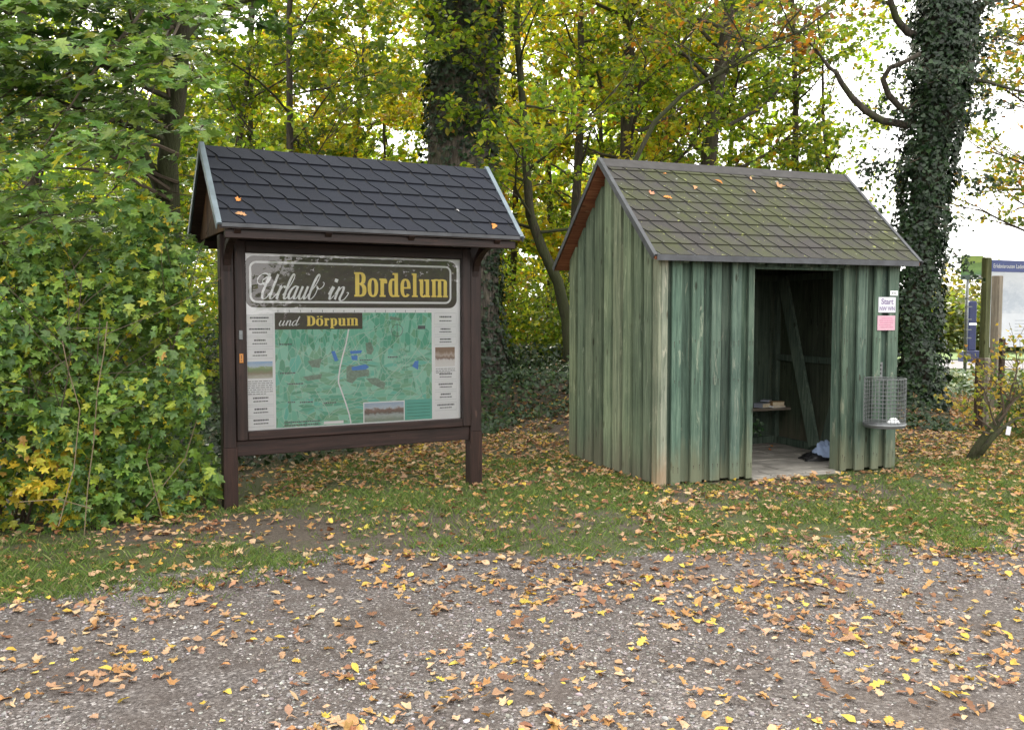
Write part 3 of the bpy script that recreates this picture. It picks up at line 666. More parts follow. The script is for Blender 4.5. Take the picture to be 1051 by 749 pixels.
# --- low dark understorey, ivy bank, hedge
def ivy_bank():
    n = 60000
    x = rng.uniform(-7.5, 6.0, n); y = rng.uniform(8.0, 16.5, n)
    x2 = x; lim = np.interp(x, [-7, -2.9, -2.2, -1.5, -.6, .4, 2], [8.1, 8.6, 9.1, 10.0, 11.3, 12.0, 11.9]) + .15 * np.sin(x * 2.9) + .12 * np.sin(x * 7.3 + 1)
    keep = (y > lim); x, y = x2[keep], y[keep]
    bump_ = (.5 + .5 * np.sin(x * 2.2 + np.sin(y * 3))) * (.5 + .5 * np.sin(y * 2.6 + x))
    z = gh(x, y) + rng.random(len(x)) ** .6 * (.06 + .38 * bump_ * sst(y, 11.6, 13.2) + .22 * sst(-x, .8, 2.0))
    scatter('ivy_bank', np.stack([x, y, z], -1), (0, -.55, .8), .075 * rng.uniform(.6, 1.3, len(x)), palette(len(x), [(.012, .032, .010), (.022, .05, .015), (.032, .068, .018), (.06, .09, .025), (.16, .09, .03)], [4, 4, 2, .8, .25]), M['ivy'], None, T_IVY, jit=.5, warp=.05,
            kind='stuff', label='dark ivy covering the low bank behind the board and the hut', cat='ivy')
ivy_bank()
def ground_cover():
    n = 5200
    x = rng.uniform(6.4, 11.2, n); y = rng.uniform(15.8, 21.5, n); keep = (y > 16.3 + .4 * np.sin(x * 2)) & (y < 24.5 - .45 * (x)) ; x, y = x[keep], y[keep]
    z = gh(x, y) + rng.random(len(x)) * (.1 + .25 * (.5 + .5 * np.sin(x * 2.1) * np.sin(y * 1.7)))
    scatter('ground_cover', np.stack([x, y, z], -1), (0, -.4, .8), .11 * rng.uniform(.6, 1.3, len(x)), palette(len(x), [(.05, .10, .03), (.09, .15, .04), (.15, .19, .05), (.22, .15, .05)], [4, 4, 2, .8]), M['ivy'], None, T_IVY, jit=.5, warp=.05,
            kind='stuff', label='green ground cover between the ivy-clad tree and the road', cat='ground cover')
ground_cover()
def bush(name, label, cx, cy, rx, ry, h, nl, size, pal, seed, tmpl=T_OVAL, mat='leaf', stems=9, grp=None, z0=None, dense=.55, cat='bush', stem_mat='twig'):
    z0 = float(gh(cx, cy)) if z0 is None else z0
    e = empty(name, (cx, cy, z0), 0, label=label, cat=cat, group=grp)
    rr = random.Random(seed); t = Tree(seed)
    for k in range(stems):
        a = rr.uniform(0, 6.28); q = rr.random() ** .5
        p = np.array((math.cos(a) * rx * q * .5, math.sin(a) * ry * q * .5, -.03)); tgt = np.array((math.cos(a) * rx * q, math.sin(a) * ry * q, h * rr.uniform(.6, .95)))
        t.branch(p, tgt - p, np.linalg.norm(tgt - p) * 1.05, .014, 1, (0, 5), .03, .14, 0, 3)
    t.tw.build('stems', M[stem_mat], e)
    # foliage shell in lumps
    n = int(nl); u = rng.normal(0, 1, (n, 3)); u /= np.linalg.norm(u, axis=1, keepdims=True); u[:, 2] = np.abs(u[:, 2]) ** .8
    lump = 1 + .13 * np.sin(u[:, 0] * 5 + seed) * np.sin(u[:, 2] * 6 + seed) + .10 * np.sin(u[:, 1] * 9 + u[:, 2] * 7)
    q = (dense + (1 - dense) * rng.random(n)) * lump
    P = u * q[:, None] * (rx, ry, h); P[:, 2] += 0.02
    P = P + rng.normal(0, .03, P.shape); P = P[P[:, 2] > .01]; n = len(P)
    col = palette(n, *pal)
    scatter('foliage', P, np.stack([u[:n, 0] * .0, np.full(n, -.2), np.full(n, .8)], -1) + rng.normal(0, .5, (n, 3)), size * rng.uniform(.6, 1.3, n), col, M[mat], e, tmpl, warp=.06)
    return e
US = [(-5.2, 12.2, 1.6, 1.0, 2.3, PAL_MID), (-3.1, 15.2, 1.5, 1.0, 1.5, PAL_MID), (-.2, 16.8, 1.6, 1.0, 1.7, PAL_YG), (1.4, 15.6, 1.1, .8, 1.3, PAL_MID), (-7.5, 15, 2.2, 1.2, 3.2, PAL_MID), (-1.4, 18.2, 1.8, 1.2, 2.6, PAL_GOLD), (1.9, 19.5, 2.2, 1.2, 3.2, PAL_YG), (4.6, 17.5, 2.0, 1.2, 2.2, PAL_MID), (-4.6, 18.5, 2.4, 1.2, 3.4, PAL_YG)]
UL = ['low green bush behind the left end of the board', 'dark low bush under the board behind the ivy bank', 'pale yellow-green bush deep in the gap between board and hut', 'small bush beside the hut\'s back corner',
      'tall bush deep behind the hedge', 'golden bush behind the oak trunk', 'bright bush far behind the hut gable', 'bush behind the hut doorway side', 'tall pale bush behind the board']
for i, (cx, cy, rx, ry, h, pal) in enumerate(US): bush('understorey_bush', UL[i], cx, cy, rx, ry, h, 4200, .085, pal, 100 + i, grp='bushes in the wood')
# far wall of the wood: one mass
def far_wood():
    n = 42000; x = rng.uniform(-22, 9.5, n); y = rng.uniform(27, 34, n)
    hmax = np.interp(x, [-22, -8, -4.5, -3, -1, 4, 6.5, 9.5], [10, 10, 7.5, 5.5, 9, 9, 6.5, 3.0]) * (.85 + .15 * np.sin(x * 2.1))
    z = rng.random(n) ** .9 * hmax
    scatter('far_foliage', np.stack([x, y, z], -1), (0, -.4, .7), .30 * rng.uniform(.6, 1.3, n), palette(n, *PAL_YG), M['leaf'], None, T_OVAL, jit=.6, warp=.05,
            kind='stuff', label='far mass of yellow-green foliage deep in the wood', cat='wood')
far_wood()
# hedges across the road
HD = [(14.5, 38, 3, 2, 2.6, ([(.17, .16, .03), (.24, .21, .035), (.10, .12, .03)], [3, 3, 2]), 'yellowing field hedge across the road, behind the blue post'),
      (18.8, 37, 3, 2, 2.2, ([(.07, .10, .02), (.11, .14, .03), (.16, .15, .03)], [3, 3, 2]), 'green field hedge across the road, behind the info board'),
      (21.6, 42, 4, 2, 3.8, ([(.16, .15, .03), (.22, .18, .03), (.09, .10, .025)], [3, 3, 3]), 'tall golden thicket across the road at the right edge'),
      (11.2, 42, 4, 2, 3.2, ([(.15, .15, .04), (.20, .17, .045), (.10, .11, .04)], [3, 3, 3]), 'dull gold thicket across the road beside the ivy-clad tree')]
for i, (cx, cy, rx, ry, h, pal, lb) in enumerate(HD): bush('field_hedge', lb, cx, cy, rx, ry, h, 3800, .26, pal, 140 + i, grp='hedges across the road', cat='hedge', z0=.02)

# --- big field-maple hedge bush at the left
def hedge_bush():
    e = empty('field_maple_hedge', (-3.4, 7.1, 0), 0, label='big field maple bush with green and some yellow leaves, left of the board', cat='hedge')
    n = 34000
    x = rng.uniform(-5.6, -2.02, n); z = rng.random(n) ** .95 * (2.15 + .18 * np.sin(x * 4) + .1 * np.sin(x * 9))
    # front face follows the photographed outline: base at y about 5.9 left to 6.9 right
    fy = 5.95 + (x + 3.4) * .70 + .10 * np.sin(x * 5 + z * 3) + .13 * np.sin(z * 4.1 + x * 2) + .06 * np.sin(x * 13) * np.sin(z * 11) + .28 * (z < .25) * (.25 - z) * 2
    fy = fy + .16 * sst(z, 1.3, 3)
    dep = rng.random(n) ** 1.7 * 1.5; y = fy + dep
    rgt = y * (-.337 + .008 * np.sin(z * 3.3 + 2) + .007 * np.sin(z * 9) - .035 * sst(z, .9, 2.0))
    keep = x < rgt
    clump = np.sin(x * 6.1 + z * 2) + np.sin(z * 7.3 - x * 3) + np.sin(y * 8)
    keep &= (clump > -1.75 + 1.4 * (dep < .25) * (z > .4)) | (dep > .6)
    x, y, z, dep, clump = x[keep], y[keep], z[keep], dep[keep], clump[keep]
    P = np.stack([x, y, z + gh(x, y)], -1) - (-3.4, 7.1, 0); n = len(P)
    col = palette(n, [(.10, .19, .045), (.15, .26, .055), (.06, .13, .035), (.22, .33, .055), (.33, .39, .05)], [4, 4, 3, 2.4, 1.3])
    patch = np.sin(x * 4.7 + 1) * np.sin(z * 5.1 + 2) + .35 * np.sin(x * 11) + rng.normal(0, .35, n) - .55 * sst(z, .5, .9)
    yel = (patch > 1.05) | (rng.random(n) < .035) | ((x < -3.1) & (z < .55) & (rng.random(n) < .5) & (dep < .5))
    col[yel] = palette(yel.sum(), [(.58, .48, .05), (.66, .50, .05), (.45, .46, .06), (.42, .25, .06)], [3, 3, 3, .6])
    scatter('foliage', P, rng.normal(0, .55, (n, 3)) + (.12, -.5, .62), .078 * rng.uniform(.45, 1.45, n), col, M['leaf_near'], e, T_MAPLE, spin=(0, -.3, -1), warp=.07)
    t = Tree(200)
    for k in range(34):
        x0 = t.r.uniform(-5.3, -2.75); y0 = 6.3 + (x0 + 3.4) * .6 + t.r.uniform(0, .8)
        p_ = np.array((x0 + 3.4, y0 - 7.1, 0.)); d = (t.r.gauss(0, .25), t.r.gauss(-.1, .2), 1)
        t.branch(p_, d, t.r.uniform(1.2, 2.0), .011, 1, (0, 7), .0, .08, .02, 0.01)
    t.tw.build('stems', M['twig'], e)
    b = MB()
    for pts in ([(86, 555), (90, 500), (96, 455), (100, 400), (107, 360), (110, 330)], [(60, 540), (76, 480), (82, 420), (70, 380), (64, 350)], [(150, 520), (190, 470), (205, 420), (200, 380)], [(170, 545), (150, 470), (160, 430), (192, 385)], [(20, 515), (60, 512), (95, 522)]):
        b.tube([at(u, v_, 6.03 + (u - 60) * .0058) - (-3.4, 7.1, 0) for u, v_ in pts], .0036, 5)
    b.build('dry_stems', M['twig_dead'], e)
hedge_bush()

# ------------------------------------------------------------ trees behind the photographer (mirrored in the board's glass)
def mirror_tree(label, az, d, rx, h, seed):
    x, y = math.sin(az) * d, -math.cos(az) * d
    bush('roadside_tree', label, x, y, rx, 2.4, h, 5200, .36, PAL_GREEN, seed, grp='roadside trees behind the photographer', cat='tree', z0=0, stems=6, dense=.25)
for i, (az, d, rx, h) in enumerate([(22, 33, 4.6, 6), (29.8, 32, 4.4, 6.2), (37.4, 32, 3.9, 6.0), (53.8, 32, 4.6, 6.0), (60, 32, 4.6, 6), (68, 33, 5, 6)]):
    mirror_tree(['first', 'second', 'third', 'fourth', 'fifth', 'sixth'][i] + ' tree from the south in the row across the parking place', R(az), d, rx, h, 160 + i)

# ============================================================ THE HUT
HX, HY, HYAW = 1.3174, 8.0349, .3602
HW, HD_ = 2.702, 1.879
RS = (3.043 - 2.058) / (HD_ / 2 + .154)          # roof slope
def roof_z(b): return 2.058 + RS * (.154 + (b if b <= HD_ / 2 else HD_ - b))
hut = empty('wooden_hut', (HX, HY, 0), HYAW, label='green wooden shelter hut with open doorway and mossy shingle roof', cat='hut')
def tint(r_=random): 
    k = r_.uniform(.72, 1.22); return (k * r_.uniform(.94, 1.06), k, k * r_.uniform(.92, 1.05))
U = .030
# front wall (b = 0 plane is the face of the over-boards; wall core behind)
b = MB()
def under(a0, a1, z0, z1):
    x = a0
    while x < a1 - .005:
        e_ = min(x + .165, a1); b.cbox(x, e_ - .002, .014, .03, z0 + random.uniform(-.008, .012), z1, .002, tuple(.72 * q_ for q_ in tint())); x = e_  # under-boards tinted darker: shade between the battens painted into the colour
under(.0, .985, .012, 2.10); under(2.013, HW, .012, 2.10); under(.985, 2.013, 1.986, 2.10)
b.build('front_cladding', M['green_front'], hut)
b = MB()
for a0, a1 in ((.113, .213), (.32, .439), (.526, .626), (.744, .843), (.922, .985)): b.cbox(a0, a1, -U, -.001, random.uniform(-.004, .02), 2.115, .003, tint())
for a0, a1 in ((2.013, 2.077), (2.19, 2.303), (2.394, 2.479), (2.568, 2.69)): b.cbox(a0, a1, -U, -.001, random.uniform(-.004, .02), 2.115, .003, tint())
for a0 in (1.13, 1.33, 1.52, 1.73, 1.92): b.cbox(a0, a0 + .09, -U, -.001, 1.99, 2.115, .003, (.8, .8, .8))
b.build('front_battens', M['green_front'], hut)
b = MB(); b.cbox(0.0, .066, -U - .004, -.001, -.003, 2.11, .004); b.cbox(-U - .004, -.001, -U - .004, .062, -.003, 2.17, .004, (.8, .82, .75)); b.build('corner_board', M['pale_corner'], hut)
b = MB()
for a0, a1 in ((.113, .213), (.32, .439), (.526, .626), (.744, .843), (.922, .985), (2.013, 2.077), (2.19, 2.303), (2.394, 2.479), (2.568, 2.69)):
    for z in (.16, .95, 1.30, 2.02):
        for f in (.25, .75):
            x = a0 + (a1 - a0) * f + random.uniform(-.004, .004); zz = z + random.uniform(-.012, .012); b.tube([(x, -U + .0005, zz), (x, -U - .002, zz)], .0045, 6)
            b.box(x - .0018, x + .0018, -U - .0006, -U - .0002, zz - random.uniform(.02, .06), zz - .004)
b.build('nails', plain('rusty_nail', (.03, .018, .012), .7), hut)
# left gable wall
def gable(a, sgn, mat, outside, nm):
    b = MB(); x = 0.032
    while x < HD_ - .04:
        e_ = min(x + .17, HD_ - .032); z = [roof_z(q) - .07 for q in (x, e_)]
        xs_ = [x, e_]
        if x < HD_ / 2 < e_: xs_ = [x, HD_ / 2, e_]
        for k in range(len(xs_) - 1):
            c = tuple(.42 * q_ for q_ in tint()); b.box(a + .03 if sgn > 0 else a - .046, a + .046 if sgn > 0 else a - .03, xs_[k], xs_[k + 1], .01, roof_z(xs_[k]) - .07, c, roof_z(xs_[k + 1]) - .07)  # low tint stands in for the shade in the gaps between battens
        x = e_
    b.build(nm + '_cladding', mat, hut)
    b = MB()
    for b0, b1 in outside:
        z0 = random.uniform(-.004, .02); c = tint(); mids = [b0, b1] if not (b0 < HD_ / 2 < b1) else [b0, HD_ / 2, b1]
        for k in range(len(mids) - 1):
            o0, o1 = (a - U, a + .0285) if sgn > 0 else (a - .0285, a + U)
            b.box(o0, o1, mids[k], mids[k + 1], z0, roof_z(mids[k]) - .068, c, roof_z(mids[k + 1]) - .068)
    b.build(nm + '_battens', mat, hut)
LB = [(1.735, 1.885), (1.53, 1.675), (1.325, 1.48), (1.115, 1.265), (.905, 1.05), (.70, .85), (.49, .64), (.29, .43), (.105, .235)]
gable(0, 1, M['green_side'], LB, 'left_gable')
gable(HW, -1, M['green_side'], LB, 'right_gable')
b = MB(); x = .022
while x < HW - .03:
    e_ = min(x + .17, HW - .022); b.cbox(x, e_ - .004, HD_ - .02, HD_, .01, 2.12, .002, tint()); x = e_
b.build('back_wall', M['green_dark'], hut)
# door frame, studs, rails
b = MB(); b.cbox(2.013, 2.036, .021, .135, 0, 1.985, .003); b.cbox(.962, .985, .021, .135, 0, 1.985, .003); b.cbox(.985, 2.013, .021, .10, 1.965, 2.045, .003)
b.build('door_frame', M['green_front'], hut)
def part(name, mat, parent, fn, *a, **k):
    b = MB(); getattr(b, fn)(*a, **k); return b.build(name, mat, parent)
for (x0, x1, y0, y1) in ((.032, .1, .032, .1), (HW - .1, HW - .032, .032, .1), (.032, .1, HD_ - .1, HD_ - .032), (HW - .1, HW - .032, HD_ - .1, HD_ - .032)): part('corner_stud', M['green_dark'], hut, 'cbox', x0, x1, y0, y1, 0, 2.0, .003)
for q_ in ((HW - .09, HW - .032, .101, HD_ - .101, .02, .10), (.101, HW - .101, HD_ - .09, HD_ - .022, .02, .10), (HW - .09, HW - .032, .101, HD_ - .101, 1.93, 2.0), (.101, HW - .101, HD_ - .09, HD_ - .022, 1.93, 2.0), (HW - .09, HW - .045, .101, HD_ - .101, 1.0, 1.07)): part('rail', M['green_dark'], hut, 'cbox', *q_, .003)
for bx in (.45, .95, 1.35): part('inner_batten', M['green_dark'], hut, 'cbox', HW - .045, HW - .0315, bx, bx + .06, .101, 1.929, .002)
for ax in (1.28, 1.62, 2.05): part('inner_batten', M['green_dark'], hut, 'cbox', ax, ax + .05, HD_ - .034, HD_ - .0205, .101, 1.929, .002)
part('brace', M['green_dark'], hut, 'beam', (HW - .115, 1.06, .08), (HW - .115, 1.66, 1.96), .04, .15, (0, 1, 0), c=(1.35, 1.35, 1.35))
part('brace', M['green_dark'], hut, 'beam', (HW - .115, .90, .08), (HW - .115, .25, 1.96), .04, .13, (0, 1, 0))
part('brace', M['green_dark'], hut, 'beam', (1.35, HD_ - .115, 1.93), (.75, HD_ - .115, .1), .12, .035, (0, 1, 0))
b = MB(); b.cbox(.1, HW - .125, 1.46, 1.76, .445, .475, .004); b.build('bench_plank', M['plank'], hut)
for x_ in (.5, 1.98): part('bench_support', M['green_dark'], hut, 'cbox', x_, x_ + .06, 1.5, 1.76, .02, .444, .003)
b = MB(); yy = -.06
for r_ in range(7):
    x = .03 - (.15 if r_ % 2 else 0); y0 = -.02 + r_ * .27; y1 = min(y0 + .262, HD_ - .03)
    while x < HW - .03:
        x0, x1 = max(x, .025), min(x + .40, HW - .025)
        if r_ == 0: x0, x1 = max(x0, .99), min(x1, 2.008)
        if x1 > x0 + .02: b.cbox(x0, x1 - .006, y0 if r_ else .022, y1, -.04, .016 + random.uniform(-.003, .004), .004, (random.uniform(.85, 1.1),) * 3)
        x += .405
b.cbox(.99, 2.008, -.045, .018, -.04, .012, .004, (.9, .9, .85))
b.build('floor_paving', M['concrete'], hut)

def shingle_slope(name, mat, parent, a0, a1, b_e, z_e, b_r, z_r, row, tab, sgn=1, lift=.013, seed=1, tone=.14, pw=0, gap=.009):
    """scalloped bitumen tabs on the slope from the eave line (b_e,z_e) to the ridge (b_r,z_r)"""
    rr = random.Random(seed); L = math.hypot(b_r - b_e, z_r - z_e); ub, uz = (b_r - b_e) / L, (z_r - z_e) / L; nb_, nz_ = (-uz, ub) if ub > 0 else (uz, -ub)
    b = MB(); nrow = int(round(L / row)); rh = L / nrow; sh = tab * .5; K_ = 8
    def pt(a, s_, h): return (a, b_e + ub * s_ + nb_ * h, z_e + uz * s_ + nz_ * h)
    for r_ in range(nrow):
        off = -sh * r_; s0, s1 = r_ * rh + (.002 if r_ else .0), (r_ + 1) * rh - .002
        i0 = int((a0 - off) / tab) - 2; i1 = int((a1 - off) / tab) + 2
        for i in range(i0, i1):
            jx = rr.uniform(-.004, .004); Lp, Rp = [], []
            for k in range(K_ + 1):
                f = k / K_; sm = (1 - f) ** pw if pw else 1 - f * f * (3 - 2 * f)
                ax = off + i * tab + sh * sm - sh * .0 + jx; s_ = s0 + (s1 - s0) * f
                h = .004 + lift * (1 - f)
                Lp.append((min(max(ax + gap, a0), a1), s_, h)); Rp.append((min(max(ax + tab - gap, a0), a1), s_, h))
            if Rp[0][0] - Lp[0][0] < .006 and Rp[-1][0] - Lp[-1][0] < .006: continue
            kk = rr.uniform(1 - tone, 1 + tone); c = (kk, kk * rr.uniform(.98, 1.02), kk * rr.uniform(.97, 1.03))
            vs = [pt(*q) for q in Lp] + [pt(*q) for q in Rp] + [pt(q[0], q[1], 0) for q in Lp] + [pt(q[0], q[1], 0) for q in Rp]
            n_ = K_ + 1; fs = []
            for k in range(K_):
                fs.append((k, n_ + k, n_ + k + 1, k + 1)); fs.append((2 * n_ + k, k, k + 1, 2 * n_ + k + 1)); fs.append((n_ + k, 3 * n_ + k, 3 * n_ + k + 1, n_ + k + 1))
            fs.append((0, 2 * n_, 3 * n_, n_))
            b.add(vs, fs, c)
    b2 = MB(); b2.add([pt(a0, 0, .0015), pt(a1, 0, .0015), pt(a1, L, .0015), pt(a0, L, .0015)], [(0, 1, 2, 3)]); b2.build('roof_felt', M['felt'], parent)
    return b.build(name, mat, parent)
A0, A1 = -.154, HW + .131; EB, EZ = -.154, 2.058; RB, RZ = HD_ / 2, 3.043
shingle_slope('front_shingles', M['shingle_moss'], hut, A0 + .03, A1 - .02, EB, EZ, RB, RZ - .0, .157, .176, seed=3, pw=1.5, lift=.009, gap=.012)
shingle_slope('back_shingles', M['shingle_moss'], hut, A0 + .03, A1 - .02, HD_ + .154, EZ, RB, RZ, .157, .183, seed=4)
b = MB(); th = .026
for (be, br) in ((EB, RB), (HD_ + .154, RB)):
    L = math.hypot(br - be, RZ - EZ); uz = (RZ - EZ) / L; ub = (br - be) / L
    v = []
    for a in (A0 + .012, A1 - .012):
        v += [(a, be, EZ - .003), (a, br, RZ - .003), (a, br, RZ - .003 - th / abs(ub)), (a, be + (.0), EZ - .003 - th / abs(ub))]
    b.add(v, [(0, 3, 2, 1), (4, 5, 6, 7), (0, 1, 5, 4), (1, 2, 6, 5), (2, 3, 7, 6), (3, 0, 4, 7)])
b.build('roof_deck', M['soffit'], hut)
b = MB()
for a in (.2, 1.0, 1.98, 2.55): part('rafter', M['green_dark'], hut, 'beam', (a, EB + .03, EZ - .065 + RS * .03), (a, RB, RZ - .075), .05, .055, (0, 0, 1))
def verge(name, a, wd, be, ze, br, zr, mat, parent, out=.02, hh=.05):
    """folded metal strip along one sloping edge"""
    b = MB(); b.beam((a, be, ze + .006), (a, br, zr + .006), wd, .02, (0, 0, 1))
    L = math.hypot(br - be, zr - ze); b.beam((a - wd / 2 * (1 if a < 1 else -1), be, ze - .016), (a - wd / 2 * (1 if a < 1 else -1), br, zr - .016), .006, hh, (0, 0, 1))
    return b.build(name, mat, parent)
verge('verge_trim', A0 + .012, .036, EB - .012, EZ - .008, RB, RZ + .012, M['zinc_dark'], hut)
verge('verge_trim', A0 + .0125, .035, HD_ + .154 + .012, EZ - .008, RB, RZ + .010, M['zinc_dark'], hut)
verge('verge_trim', A1 - .012, .036, EB - .012, EZ - .008, RB, RZ + .012, M['zinc_dark'], hut)
verge('verge_trim', A1 - .0125, .035, HD_ + .154 + .012, EZ - .008, RB, RZ + .010, M['zinc_dark'], hut)
b = MB(); b.box(A0 + .03, A1 - .03, EB - .012, EB - .006, EZ - .045, EZ + .006); b.box(A0 + .03, A1 - .03, EB - .006, EB + .05, EZ - .001, EZ + .004, z1b=EZ + .05); b.build('eave_trim', M['zinc_dark'], hut)
b = MB()
for s_ in (-1, 1):
    v = [(A0 + .03, RB, RZ + .022), (A1 - .03, RB, RZ + .022), (A1 - .03, RB + s_ * .10, RZ + .022 - RS * .10), (A0 + .03, RB + s_ * .10, RZ + .022 - RS * .10)]
    v += [(q[0], q[1], q[2] - .006) for q in v]
    f = [(0, 1, 2, 3), (7, 6, 5, 4), (2, 1, 5, 6), (3, 2, 6, 7), (0, 3, 7, 4)]
    b.add(v, f if s_ < 0 else [tuple(reversed(q)) for q in f])
b.build('ridge_cap', plain('ridge_felt', (.042, .040, .039), .8, 0, .25, 12), hut)

# text helper (built-in font turned into a mesh)
def text(name, body, size, mat, parent, loc, rot=(R(90), 0, 0), sx=1, ext=.0006, align='LEFT', off=0):
    cu = bpy.data.curves.new(name, 'FONT'); cu.body = body; cu.size = size; cu.extrude = ext; cu.align_x = align; cu.offset = off
    to = bpy.data.objects.new(name, cu); C.objects.link(to)
    dg = bpy.context.evaluated_depsgraph_get(); me = bpy.data.meshes.new_from_object(to.evaluated_get(dg))
    C.objects.unlink(to); bpy.data.objects.remove(to)
    me.name = name; me.materials.clear(); me.materials.append(mat)
    o = bpy.data.objects.new(name, me); C.objects.link(o); o.parent = parent; o.location = loc; o.rotation_euler = rot; o.scale = (sx, 1, 1)
    return o
def hut_pt(a, b_, z): 
    c, s = math.cos(HYAW), math.sin(HYAW); return (HX + a * c - b_ * s, HY + a * s + b_ * c, z)

# notices on the hut
n1 = empty('notice', hut_pt(2.535, -U - .005, 1.56), HYAW, label='square white notice with lilac writing on the hut front', cat='notice')
b = MB(); b.cbox(-.107, .107, -.004, .0, 0, .152, .001); b.build('board', M['notice'], n1)
text('lettering', 'Start', .078, M['lilac'], n1, (0, -.0056, .083), align='CENTER', ext=.0004, off=.0016)
text('lettering', 'NW WN', .058, M['lilac'], n1, (0, -.0056, .020), align='CENTER', ext=.0004, sx=.85, off=.001)
n2 = empty('notice', hut_pt(2.53, -U - .005, 1.385), HYAW, label='pink notice under the white one on the hut front', cat='notice')
b = MB(); b.cbox(-.11, .11, -.004, 0, 0, .145, .001); b.build('board', M['pink'], n2)
b = MB()
for k, (x0, x1) in enumerate(((-.06, .07), (-.085, .085), (-.08, .08), (-.09, .06), (-.07, .085))):
    z = .115 - k * .022; x = x0
    while x < x1: w_ = random.uniform(.008, .026); b.box(x, min(x + w_, x1), -.0056, -.0042, z, z + .009); x += w_ + .006
b.build('printed_lines', M['pinkdark'], n2)
n3 = empty('number_tag', hut_pt(2.62, -U - .005, 1.728), HYAW, label='tiny white number plate at the hut\'s right corner above the notices', cat='plate')
b = MB(); b.cbox(-.048, .048, -.003, 0, 0, .047, .001); b.build('plate', M['white'], n3)
b = MB()
for x in (-.03, -.008, .014): b.box(x, x + .012, -.0042, -.0031, .014, .032)
b.build('print', M['ink'], n3)

# wire litter basket
bk = empty('litter_basket', hut_pt(2.335, -.25, .47), HYAW, label='round wire mesh litter basket with metal tray on the hut front', cat='litter bin')
b = MB(); rb_ = .186
for k in range(12):
    z = .04 + k * .038; n_ = 28
    b.tube([(math.cos(2 * math.pi * j / n_) * rb_, math.sin(2 * math.pi * j / n_) * rb_, z) for j in range(n_ + 1)], .0026 if k not in (0, 11) else .0045, 5, cap=False)
for j in range(34):
    a = 2 * math.pi * j / 34; b.tube([(math.cos(a) * (rb_ + .003), math.sin(a) * (rb_ + .003), .03), (math.cos(a) * (rb_ + .003), math.sin(a) * (rb_ + .003), .46)], .0024, 4)
b.build('wire_mesh', M['galv'], bk)
b = MB(); n_ = 32
b.tube([(0, 0, -.012), (0, 0, .0)], [rb_ * .97, rb_ * 1.05], n_); b.tube([(0, 0, .0005), (0, 0, .032)], [rb_ * 1.05, rb_ * 1.06], n_); b.build('tray', M['galv'], bk, True)
b = MB(); b.box(.12, .17, .221, .225, .42, .60); b.box(.125, .165, .02, .222, .44, .446); b.box(.125, .165, .17, .222, .01, .016); b.build('bracket', M['galv'], bk)
b = MB()
for z in (.49, .53, .57): b.tube([(.145, .2195, z), (.145, .2211, z)], .011, 10)
b.build('bracket_holes', M['black'], bk)
def crumple(name, mat, rx, ry, h, seed, loc, rz=0, **k):
    rr = np.random.default_rng(seed); V = []; nu, nv = 26, 12
    for j in range(nv + 1):
        ph = j / nv * math.pi / 2
        for i in range(nu):
            th = 2 * math.pi * i / nu
            q = 1 + .16 * math.sin(3 * th + seed) + .1 * math.sin(5 * th + ph * 6 + seed) + .09 * math.sin(9 * th - ph * 9) + rr.normal(0, .035)
            V.append((math.cos(th) * math.cos(ph) * rx * q, math.sin(th) * math.cos(ph) * ry * q, math.sin(ph) * h * q + .0))
    F = [(j * nu + i, j * nu + (i + 1) % nu, (j + 1) * nu + (i + 1) % nu, (j + 1) * nu + i) for j in range(nv) for i in range(nu)]
    m_ = MB(); m_.add(V, F); o = m_.build(name, mat, None, True, **k); o.location = loc; o.rotation_euler = (0, 0, rz); return o
crumple('paper_scrap', M['white'], .05, .03, .04, 4, hut_pt(2.40, -.30, .503), label='scrap of white paper lying in the wire litter basket', cat='litter')

# things in the hut
def book(label, a, b_, z, w_, d_, h, rz, cov, open_=False):
    e_ = empty('book', hut_pt(a, b_, z), HYAW + rz, label=label, cat='book', group='books on the bench')
    m_ = MB(); m_.cbox(-w_ / 2 + .003, w_ / 2 - .004, -d_ / 2 + .004, d_ / 2 - .004, .003, h - .003, .001); m_.build('pages', M['paper'], e_)
    m_ = MB(); m_.box(-w_ / 2, w_ / 2, -d_ / 2, d_ / 2, 0, .0025); m_.box(-w_ / 2, w_ / 2, -d_ / 2, d_ / 2, h - .0025, h); m_.box(-w_ / 2, -w_ / 2 + .0025, -d_ / 2, d_ / 2, .0026, h - .0026); m_.build('cover', cov, e_)
book('thin pale book lying flat under the tan one on the bench', 2.42, 1.54, .4755, .19, .13, .018, .1, M['white'])
book('thick tan book with yellowed pages on top of the pale one', 2.44, 1.55, .494, .15, .11, .045, -.15, M['cover_tan'])
book('grey-blue paperback leaning left of the tan book', 2.26, 1.57, .4755, .16, .12, .05, .35, M['cover_blue'])
book('slim grey-blue paperback laid across the other books', 2.33, 1.59, .5405, .14, .10, .016, .7, M['cover_blue'])
crumple('cloth_heap', M['black'], .20, .13, .07, 2, hut_pt(2.28, .62, .018), .3, label='black cloth on the hut floor beneath the light blue bundle', cat='cloth')
crumple('cloth_bundle', M['cloth_blue'], .125, .10, .135, 5, hut_pt(2.34, .60, .05), .5, label='crumpled light blue cloth bundle inside the doorway', cat='cloth')
